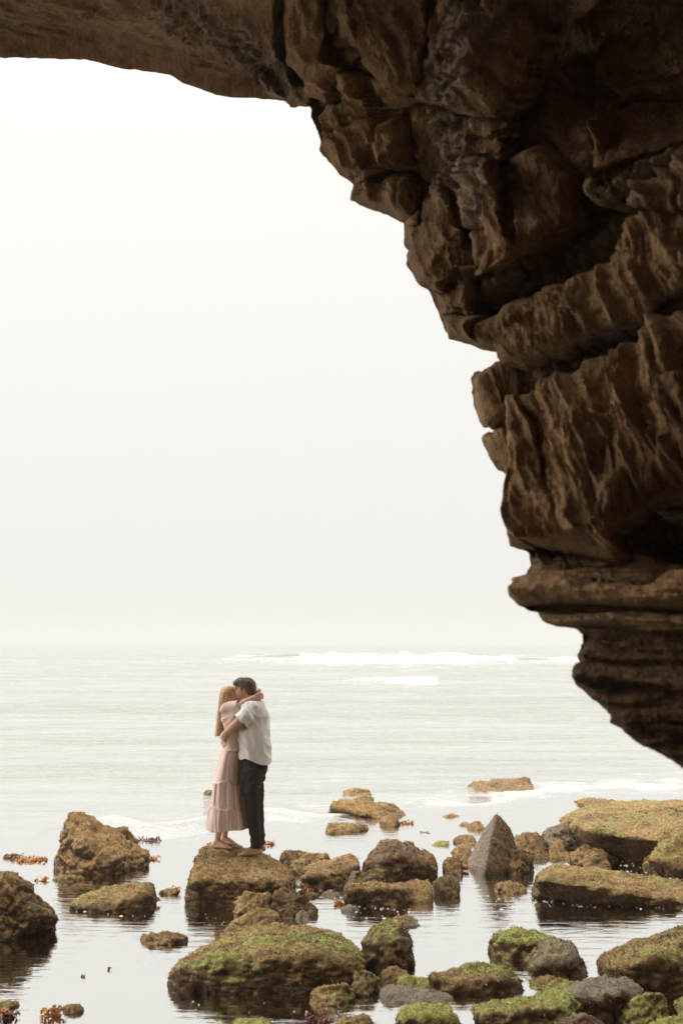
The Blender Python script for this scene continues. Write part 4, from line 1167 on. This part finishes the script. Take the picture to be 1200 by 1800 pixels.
    # collar
    t = np.linspace(0, 2 * math.pi, 40)
    c0 = Q(668, 330); ring = []
    for k, (r, dz) in enumerate(((1.0, -0.004), (0.98, 0.026), (1.12, 0.020), (1.25, -0.012))):
        ring.append(np.stack([c0[0] + .058 * r * np.cos(t), .068 * r * np.sin(t), c0[2] + dz - 0.012 * np.cos(t) * 0 + 0.012 * np.cos(t)], -1))
    g = np.stack(ring, 0)
    garment('collar', g.reshape(-1, 3), grid_faces(4, 40), M_SHIRT, shirt, .003)
    # hair: short back and sides, swept up at the front
    b = Blob()
    b.ball(Q(596, 205), (0.104, 0.082, 0.080)); b.ball(Q(632, 236), (0.062, 0.076, 0.080)); b.ball(Q(606, 228), (0.060, 0.083, 0.058))
    b.cone(Q(565, 170), (0.060, 0.066, 0.036), Q(512, 190), (0.026, 0.050, 0.026))
    b.cone(Q(640, 262), (0.036, 0.060, 0.03), Q(646, 285), (0.024, 0.050, 0.018))
    for sy in (-1, 1): b.cone(Q(572, 222, sy * .062), (0.016, 0.016, 0.020), Q(570, 250, sy * .064), (0.008, 0.008, 0.010))
    co, fs = b.fuse(0.006, 2)
    nr = np_normals(co, fs)
    co = co + nr * (0.006 * ridged(np.stack([co[:, 0] * 22 + co[:, 2] * 25, co[:, 1] * 45, co[:, 2] * 18], -1), 3, 97))[:, None]
    hair = garment('hair', co, fs, M_HAIRD, body, 0)
    nr = np_normals(co, fs)
    V, F, C = [], [], []
    up = co[:, 2] > Q(0, 292)[2]
    for k in RNG.choice(np.nonzero(up)[0], 900):
        p, n_ = co[k], nr[k]
        d = np.array([0.75, 0.0, -0.25]) if p[0] > Q(545, 0)[0] else np.array([0.45, 0, 0.45])
        d = d - n_ * (d @ n_) + n_ * random.uniform(.05, .45) + RNG.normal(0, .18, 3); d /= np.linalg.norm(d)
        L = random.uniform(.014, .034) * (0.6 if p[2] < Q(0, 235)[2] else 1.0)
        s_ = np.cross(d, n_); s_ /= np.linalg.norm(s_) + 1e-6; s_ = s_ * 0.0022
        a = len(V); tone = random.uniform(.4, 1.7)
        V += [p - s_ - n_ * .002, p + s_ - n_ * .002, p + d * L * .6 + s_ * .7, p + d * L, p + d * L * .6 - s_ * .7]
        F += [[a, a + 1, a + 2, a + 4], [a + 4, a + 2, a + 3]]; C += [np.array([.10, .058, .034]) * tone] * 5
    sm = new_mesh('strands', V, F); set_attr(sm, 'tint', np.array(C))
    link('strands', sm, M_TUFT, hair)['kind'] = 'stuff'
    return body

def build_woman():
    b = Blob()
    yc = 0.14                                             # she stands a little behind his line
    def q(zx, zy, y=0.0): return Q(zx, zy, y)
    # head
    b.ball(Q(462, 278), (0.088, 0.072, 0.088)); b.ball(Q(488, 302), (0.058, 0.056, 0.066))
    b.cone(Q(492, 325), (0.044, 0.046, 0.04), Q(505, 345), (0.024, 0.028, 0.018))
    b.cone(Q(524, 290), (0.010, 0.010, 0.012), Q(534, 310), (0.010, 0.011, 0.010))      # nose
    b.cone(Q(519, 328), (0.010, 0.018, 0.007), Q(517, 336), (0.010, 0.017, 0.007))
    for sy in (-1, 1): b.cone(Q(520, 282, sy * .016), 0.009, Q(512, 281, sy * .042), 0.008)
    b.cone(Q(468, 330), (0.044, 0.042, 0.04), Q(462, 395), (0.050, 0.056, 0.04))
    b.loft([(Q(468, 382), .05, .07), (Q(470, 408), .07, .145), (Q(485, 470), .085, .140), (Q(492, 560), .080, .125), (Q(494, 660), .068, .110), (Q(486, 760), .066, .118), (Q(474, 840), .085, .13), (Q(472, 920), .08, .125)])
    # near arm raised to his neck
    b.chain([Q(458, 408, -.145), Q(545, 372, -.215)], [.045, .036])
    b.chain([Q(545, 372, -.215), Q(605, 335, -.165), Q(664, 303, -.122)], [.036, .032, .024])
    hand(b, Q(664, 303, -.122), (0.90, 0.40, 0.16), (-0.15, 0, 1), (0.1, 1, 0), 0.92)
    # far arm, hand folded over the first
    b.chain([Q(462, 408, .145), Q(560, 372, .215)], [.045, .036])
    b.chain([Q(560, 372, .215), Q(640, 300, .15), Q(700, 250, .075)], [.036, .032, .024])
    hand(b, Q(700, 250, .075), (-0.10, -1, -0.08), (0.9, 0, 0.5), (-0.45, -0.2, -1), 0.95)
    # legs
    for (hy, ay, ax, heel, toe, gz) in ((-.08, .08 - .02, 372, 338, 492, wn_), (.08, .20, 418, 398, 528, wf_)):
        an = Q(ax, 1450, ay); an[2] = gz + 0.080
        b.chain([Q(470, 910, hy), Q(420 + (ax - 372) * .5, 1180, (hy + ay) / 2), an], [.080, .050, .032])
        b.ball(Q(392 + (ax - 372), 1290, ay), (.045, .042, .09))
        h = Q(heel, 1500, ay); t = Q(toe, 1500, ay - .035); h[2] = gz + .002; t[2] = gz
        foot(b, h, t, an + np.array([-.004, 0, -.018]), size=.9)
    co, fs = b.fuse(0.0055, 3)
    body = link('person', new_mesh('person', co, fs), M_SKIN2)
    tag(body, 'barefoot woman with long blonde hair in a tiered pink dress embracing the man', 'person')
    body.location = ROOT + np.array([0, 0.02, 0])
    # dress: bodice with loose sleeves
    b = Blob()
    b.loft([(Q(466, 388), .060, .085), (Q(470, 405), .082, .150), (Q(486, 470), .096, .155), (Q(494, 560), .092, .140), (Q(495, 660), .080, .124), (Q(492, 700), .080, .124), (Q(486, 760), .095, .146)])
    for sy in (-1, 1):
        s_, e_, low = Q(455, 405, sy * .135), Q(556, 362, sy * .215), Q(478, 545, sy * .150)
        b.cone(s_, .064, e_, .047)
        sp = ico(1)[0]
        b.hull(np.concatenate([s_ + sp * .055, e_ + sp * .036, low + sp * .040, Q(430, 470, sy * .14) + sp * .035]))
    co, fs = b.fuse(0.006, 4)
    nr = np_normals(co, fs)
    x, y, z = co.T
    fold = ridged(np.stack([(z * 0.85 + x * -0.5) * 13, y * 4, (x * 0.85 + z * 0.5) * 3], -1), 2, 111)
    co = co + nr * ((0.020 * fold) * np.where(np.abs(y) > .1, 1.0, 0.6))[:, None]
    end = {s: Q(560, 358, s * .218) for s in (-1, 1)}
    dv = {}
    for s in (-1, 1):
        v_ = Q(556, 362, s * .215) - Q(480, 395, s * .15); dv[s] = v_ / np.linalg.norm(v_)
    cut = lambda p: ((p[:, 1] < -.13) & ((p - end[-1]) @ dv[-1] > 0.0)) | ((p[:, 1] > .13) & ((p - end[1]) @ dv[1] > 0.0))
    co, fs = trim(co, fs, lambda p: (p[:, 2] > Q(0, 735)[2]) & ~cut(p) & ~((p[:, 2] > Q(0, 392)[2]) & (np.abs(p[:, 1]) < .07)))
    # skirt: three tiers with gathers, falling to the shins
    NT_, NR = 220, 150
    th = np.linspace(0, 2 * math.pi, NT_, endpoint=False)
    zy = np.linspace(690, 1368, NR)
    xl = np.interp(zy, [690, 760, 830, 960, 1040, 1165, 1230, 1310, 1368], [428, 402, 380, 354, 348, 340, 330, 316, 314])
    xr = np.interp(zy, [690, 760, 830, 960, 1040, 1165, 1230, 1310, 1368], [556, 560, 566, 574, 582, 600, 612, 628, 642])
    hy = np.interp(zy, [690, 760, 830, 960, 1165, 1368], [.128, .150, .168, .195, .225, .255])
    T_, Zg = np.meshgrid(th, zy)
    cx = ((xl + xr) / 2)[:, None]; ax = ((xr - xl) / 2)[:, None] * KX; by = hy[:, None]
    w1 = 1003 + 22 * np.cos(2 * T_ + .6) + 10 * np.sin(5 * T_); w2 = 1205 + 18 * np.cos(2 * T_ + 1.2) + 8 * np.sin(6 * T_)
    def fold_(k, sd, zz): return fbm(np.stack([np.cos(T_) * k, np.sin(T_) * k, zz], -1), 2, sd)
    base_f = fold_(2.2, 121, Zg * 0.0016) * np.interp(zy, [690, 800, 1000, 1368], [.006, .022, .042, .055])[:, None]
    t1 = sstep(-6, 6, Zg - w1); t2 = sstep(-6, 6, Zg - w2)
    g1 = ridged(np.stack([np.cos(T_) * 6, np.sin(T_) * 6, Zg * 0.002], -1), 2, 125)
    g2 = ridged(np.stack([np.cos(T_) * 8, np.sin(T_) * 8, Zg * 0.002], -1), 2, 127)
    dr = base_f + t1 * (0.006 + 0.016 * g1 * (1 - t2)) + t2 * (0.008 + 0.022 * g2)
    dr += 0.006 * np.exp(-((Zg - w1) / 7) ** 2) + 0.006 * np.exp(-((Zg - w2) / 7) ** 2)
    X = (cx - 600) * KX + (ax + dr) * np.cos(T_); Y = (by + dr) * np.sin(T_) + 0.01
    Zc = (1575 - (Zg + np.where(Zg > 1300, (Zg - 1300) / 68 * (14 * fold_(1.5, 131, Zg * 0) - 8 * np.cos(T_)), 0))) * KZ
    sk = np.stack([X, Y, Zc], -1).reshape(-1, 3)
    n0 = len(co)
    i = np.arange(NR - 1)[:, None] * NT_ + np.arange(NT_)[None, :]
    j = np.arange(NR - 1)[:, None] * NT_ + (np.arange(NT_)[None, :] + 1) % NT_
    sf = np.stack([j, i, i + NT_, j + NT_], -1).reshape(-1, 4) + n0
    garment('dress', np.concatenate([co, sk]), fs + sf.tolist(), M_DRESS, body, .003)
    # hair: long, straight, parted over the ear and falling down the back
    NH, NC = 110, 120
    zyh = np.linspace(208, 622, NH)
    xl = np.interp(zyh, [208, 216, 232, 260, 300, 360, 420, 500, 580, 622], [452, 418, 400, 388, 382, 377, 370, 362, 352, 347])
    xr = np.interp(zyh, [208, 216, 232, 260, 300, 345, 365, 400, 440, 500, 580, 622], [458, 490, 510, 516, 496, 476, 452, 430, 418, 415, 417, 412])
    hb = np.interp(zyh, [208, 216, 232, 260, 300, 350, 420, 500, 622], [.006, .045, .068, .084, .090, .092, .098, .095, .085])
    tc = np.linspace(0, 2 * math.pi, NC, endpoint=False)
    TT, ZZ = np.meshgrid(tc, zyh)
    gro = ridged(np.stack([np.cos(TT) * 5, np.sin(TT) * 5, ZZ * 0.0022], -1), 3, 141)
    lock = fbm(np.stack([np.cos(TT) * 2.2, np.sin(TT) * 2.2, ZZ * 0.004], -1), 2, 143)
    rr = (0.005 * gro + 0.010 * lock * sstep(300, 420, ZZ))
    ex = np.sign(np.cos(TT)) * np.abs(np.cos(TT)) ** 0.9; ey = np.sign(np.sin(TT)) * np.abs(np.sin(TT)) ** 0.9
    X = (((xl + xr) / 2)[:, None] - 600) * KX + ((((xr - xl) / 2) * KX)[:, None] + rr) * ex
    Y = (hb[:, None] + rr) * ey
    Zh = (1575 - ZZ) * KZ + np.where(ZZ > 560, (ZZ - 560) / 62 * 0.016 * gro, 0)
    hv = np.stack([X, Y, Zh], -1).reshape(-1, 3)
    i = np.arange(NH - 1)[:, None] * NC + np.arange(NC)[None, :]
    j = np.arange(NH - 1)[:, None] * NC + (np.arange(NC)[None, :] + 1) % NC
    hf = np.stack([j, i, i + NC, j + NC], -1).reshape(-1, 4).tolist()
    hf.append(list(range(NC))); hf.append(list(range((NH - 1) * NC, NH * NC))[::-1])
    hair = garment('hair', hv, hf, M_HAIRB, body, 0)
    # strands lying on the hair and a few flying loose
    V, F, C = [], [], []
    for k in range(520):
        ang = random.uniform(0, 2 * math.pi); z0 = random.uniform(212, 420); z1 = z0 + random.uniform(120, 330)
        loose = random.random() < 0.18
        if not loose: z1 = min(z1, 632)
        z1 = min(z1, 655); tone = random.uniform(.45, 1.35)
        for m_ in range(10):
            zz = z0 + (z1 - z0) * m_ / 9
            xa, xb, h_ = np.interp(zz, zyh, xl), np.interp(zz, zyh, xr), np.interp(zz, zyh, hb)
            off = (0.004 + 0.003 * math.sin(m_ * .5 + k)) if not loose else 0.006 + 0.010 * math.sin(m_ * .35 + k) * m_ / 9
            p = np.array([((xa + xb) / 2 - 600) * KX + ((xb - xa) / 2 * KX + off) * math.cos(ang + .02 * m_), (h_ + off) * math.sin(ang + .02 * m_), (1575 - zz) * KZ])
            wv = np.array([-math.sin(ang), math.cos(ang), 0]) * (0.0036 if not loose else 0.0015) * (1 - m_ / 10)
            V += [p - wv, p + wv]; C += [np.array([.60, .395, .21]) * tone] * 2
            if m_: a = len(V) - 4; F.append([a, a + 1, a + 3, a + 2])
    sm = new_mesh('strands', V, F); set_attr(sm, 'tint', np.array(C))
    link('strands', sm, M_TUFT, hair)['kind'] = 'stuff'
    return body

man = build_man()
woman = build_woman()
#PART5
# ---------------------------------------------------------------- seaweed, flecks of foam
def kelp(label, px, py, w_px, n, dark=0.2, z=0.0, h=0.03, name='kelp'):
    c = on_water(px, py, z)
    mpp = c[1] / 2000.0
    V, F = [], []
    m_ = 14                                               # flat tangle the blades grow from
    for j in range(m_):
        t = 2 * math.pi * j / m_; r_ = random.uniform(.55, 1.0)
        V.append(np.array([math.cos(t) * r_ * w_px * mpp * .5, math.sin(t) * r_ * w_px * mpp * .35, 0.003]))
    V.append(np.array([0, 0, 0.012])); F += [[j, (j + 1) % m_, m_] for j in range(m_)]
    for k in range(int(n * 2.0)):
        ang = random.uniform(0, 2 * math.pi); rr = math.sqrt(random.random())
        p = np.array([math.cos(ang) * rr * w_px * mpp * 0.5, math.sin(ang) * rr * w_px * mpp * 0.35, 0.0])
        d = np.array([random.uniform(-1, 1), random.uniform(-1, 1), random.uniform(-.1, .6)]); d /= np.linalg.norm(d)
        L = random.uniform(.02, .06); wd = random.uniform(.006, .015)
        s = np.cross(d, [0, 0, 1.0]); s = s / (np.linalg.norm(s) + 1e-6); up = np.cross(s, d)
        lift = random.uniform(0, h)
        prev = None
        for m in range(5):
            t = m / 4
            q = p + d * L * t + np.array([0, 0, lift - 0.5 * L * t * t + 0.004]) + up * 0.012 * math.sin(t * 6 + k)
            q[2] = max(q[2], -0.01)
            ww = wd * math.sin(math.pi * min(0.95, 0.12 + t * 0.8))
            V += [q - s * ww, q + up * ww * 0.4, q + s * ww]
            if m:
                a = len(V) - 6
                F += [[a, a + 1, a + 4, a + 3], [a + 1, a + 2, a + 5, a + 4]]
    o = link(name, new_mesh(name, V, F), M_KELPD if random.random() < dark else M_KELP)
    o.location = c
    tag(o, label, 'seaweed', 'clumps of loose kelp')
    m = o.modifiers.new('thickness', 'SOLIDIFY'); m.thickness = 0.002
    return o
kelp('orange kelp drifting left of the tall humped boulder', 55, 1513, 58, 42, 0)
kelp('brown weed at the outer left end of the drifting orange kelp', 25, 1508, 36, 22, 1)
kelp('little orange kelp beside the pale green submerged stone', 75, 1549, 20, 9, 0)
kelp('orange weed at the right toe of the tall humped boulder', 268, 1511, 22, 12, 0)
kelp('brown weed at the foam edge behind the humped boulder', 262, 1478, 44, 20, 1)
kelp('orange kelp tuft on the tiny weedy rock', 308, 1567, 16, 12, 0, 0.02)
kelp('yellow weed hanging on the right end of the low tilted slab', 272, 1585, 14, 12, 0, 0.03)
kelp('orange kelp heap beside the small mossy stone at lower left', 90, 1786, 40, 20, 0, h=.045)
kelp('orange kelp scrap in the lower left corner', 6, 1783, 18, 10, 0)
kelp('dark weed fragments under the lower left corner kelp', 18, 1790, 26, 10, 1)
kelp('floating orange weed behind the mans heels', 474, 1484, 26, 12, 0)
kelp('orange weed beside the little dark pointed rock', 714, 1448, 26, 14, 0)
kelp('orange weed between the couples rock and the golden boulder', 528, 1562, 20, 14, 0, 0.02)
kelp('orange weed in the gap right of the black angular rock', 538, 1570, 20, 10, 0)
kelp('small orange kelp left of the brick shaped block', 596, 1591, 16, 10, 0)
kelp('orange kelp at the left foot of the pyramid', 815, 1528, 16, 12, 0, 0.02)
kelp('orange kelp on the wide lime green rock at the bottom', 862, 1792, 34, 22, 0, 0.04, h=.05)
kelp('dark floating weed fragment in the open pool', 147, 1718, 7, 1, 1, h=.004)
kelp('tiny dark weed fragment farther right in the open pool', 191, 1705, 5, 1, 1, h=.004)
kelp('red brown weed at the bottom beside the drowned brown rock', 565, 1795, 50, 20, 1)

# weed hanging over the crown of the dark dome, as part of it
V, F = [], []
dl = np.array(DOME.location[:])
dpv = np.array([x.co[:] for x in DOME.data.vertices])
tree = BVHTree.FromPolygons(dpv.tolist(), [list(p.vertices) for p in DOME.data.polygons])
for k in range(30):
    px0 = random.gauss(708, 22) if k % 2 else random.gauss(728, 12); py0 = random.uniform(1478, 1500)
    n_ = random.randint(5, 8); pts = []
    for m in range(n_):
        r_ = ray(px0 + random.uniform(-1, 1) + m * .8, py0 + m * 4.5)
        h = tree.ray_cast(Vector(CAM - dl), Vector(r_).normalized())
        if h[0] is None: break
        pts.append((np.array(h[0][:]), np.array(h[1][:])))
    for m, (p, nn) in enumerate(pts):
        s = np.cross(nn, [0, 0, 1.0]); s /= np.linalg.norm(s) + 1e-6
        w_ = 0.0042 * (1 - m / 9)
        V += [p + nn * 0.012 - s * w_, p + nn * 0.017, p + nn * 0.012 + s * w_]
        if m: a = len(V) - 6; F += [[a, a + 1, a + 4, a + 3], [a + 1, a + 2, a + 5, a + 4]]
link('hanging_weed', new_mesh('hanging_weed', V, F), M_KELPD, DOME)['kind'] = 'stuff'

def flecks():
    M_F = plain_material('sea_foam', (0.9, 0.895, 0.87), 0.6, 0.4, 0.05, 40)
    V, F = [], []
    zones = [((885, 1575), (1210, 1600), 110, .9), ((1085, 1510), (1210, 1560), 80, .9), ((840, 1570), (905, 1625), 30, .8), ((590, 1590), (770, 1622), 45, .6), ((330, 1600), (400, 1640), 9, .5),
             ((330, 1755), (640, 1790), 14, .4), ((110, 1600), (270, 1612), 14, .8), ((540, 1560), (600, 1580), 20, .6)]
    for (x0, y0), (x1, y1), n, sc in zones:
        for k in range(n):
            u_ = random.random()
            px_ = x0 + (x1 - x0) * u_; py_ = y0 + (y1 - y0) * (random.random() * .7 + u_ * .3)
            c = on_water(px_, py_, 0.006)
            r_ = min(0.016, 0.0045 * math.exp(random.gauss(0, 0.6))) * sc + 0.001
            a0 = len(V); m = 9
            st = random.uniform(.8, 2.4)
            for j in range(m):
                t = 2 * math.pi * j / m
                rr = r_ * random.uniform(.75, 1.2)
                V.append(c + np.array([rr * st * math.cos(t), rr * math.sin(t), -0.004]))
            V.append(c + np.array([0, 0, r_ * 0.35]))
            F += [[a0 + j, a0 + (j + 1) % m, a0 + m] for j in range(m)]
    o = link('foam_flecks', new_mesh('foam_flecks', V, F), M_F)
    tag(o, 'white flecks of foam floating on the rock pool', 'foam', kind='stuff')
flecks()

# ---------------------------------------------------------------- sea haze
def haze():
    x0, x1, y0, y1, z0, z1 = -2700, 2700, -40, 3100, -5.0, 32.0
    V = [(x, y, z) for x in (x0, x1) for y in (y0, y1) for z in (z0, z1)]
    F = [[0, 1, 3, 2], [4, 6, 7, 5], [0, 4, 5, 1], [2, 3, 7, 6], [0, 2, 6, 4], [1, 5, 7, 3]]
    m = bpy.data.materials.new('haze'); m.use_nodes = True
    n = m.node_tree.nodes; n.remove(n['Principled BSDF'])
    v = n.new('ShaderNodeVolumePrincipled')
    v.inputs['Color'].default_value = (0.74, 0.74, 0.735, 1)
    v.inputs['Density'].default_value = 0.0010
    m.node_tree.links.new(v.outputs[0], n['Material Output'].inputs['Volume'])
    o = link('haze', new_mesh('haze', V, F, False), m)
    tag(o, kind='stuff')
haze()
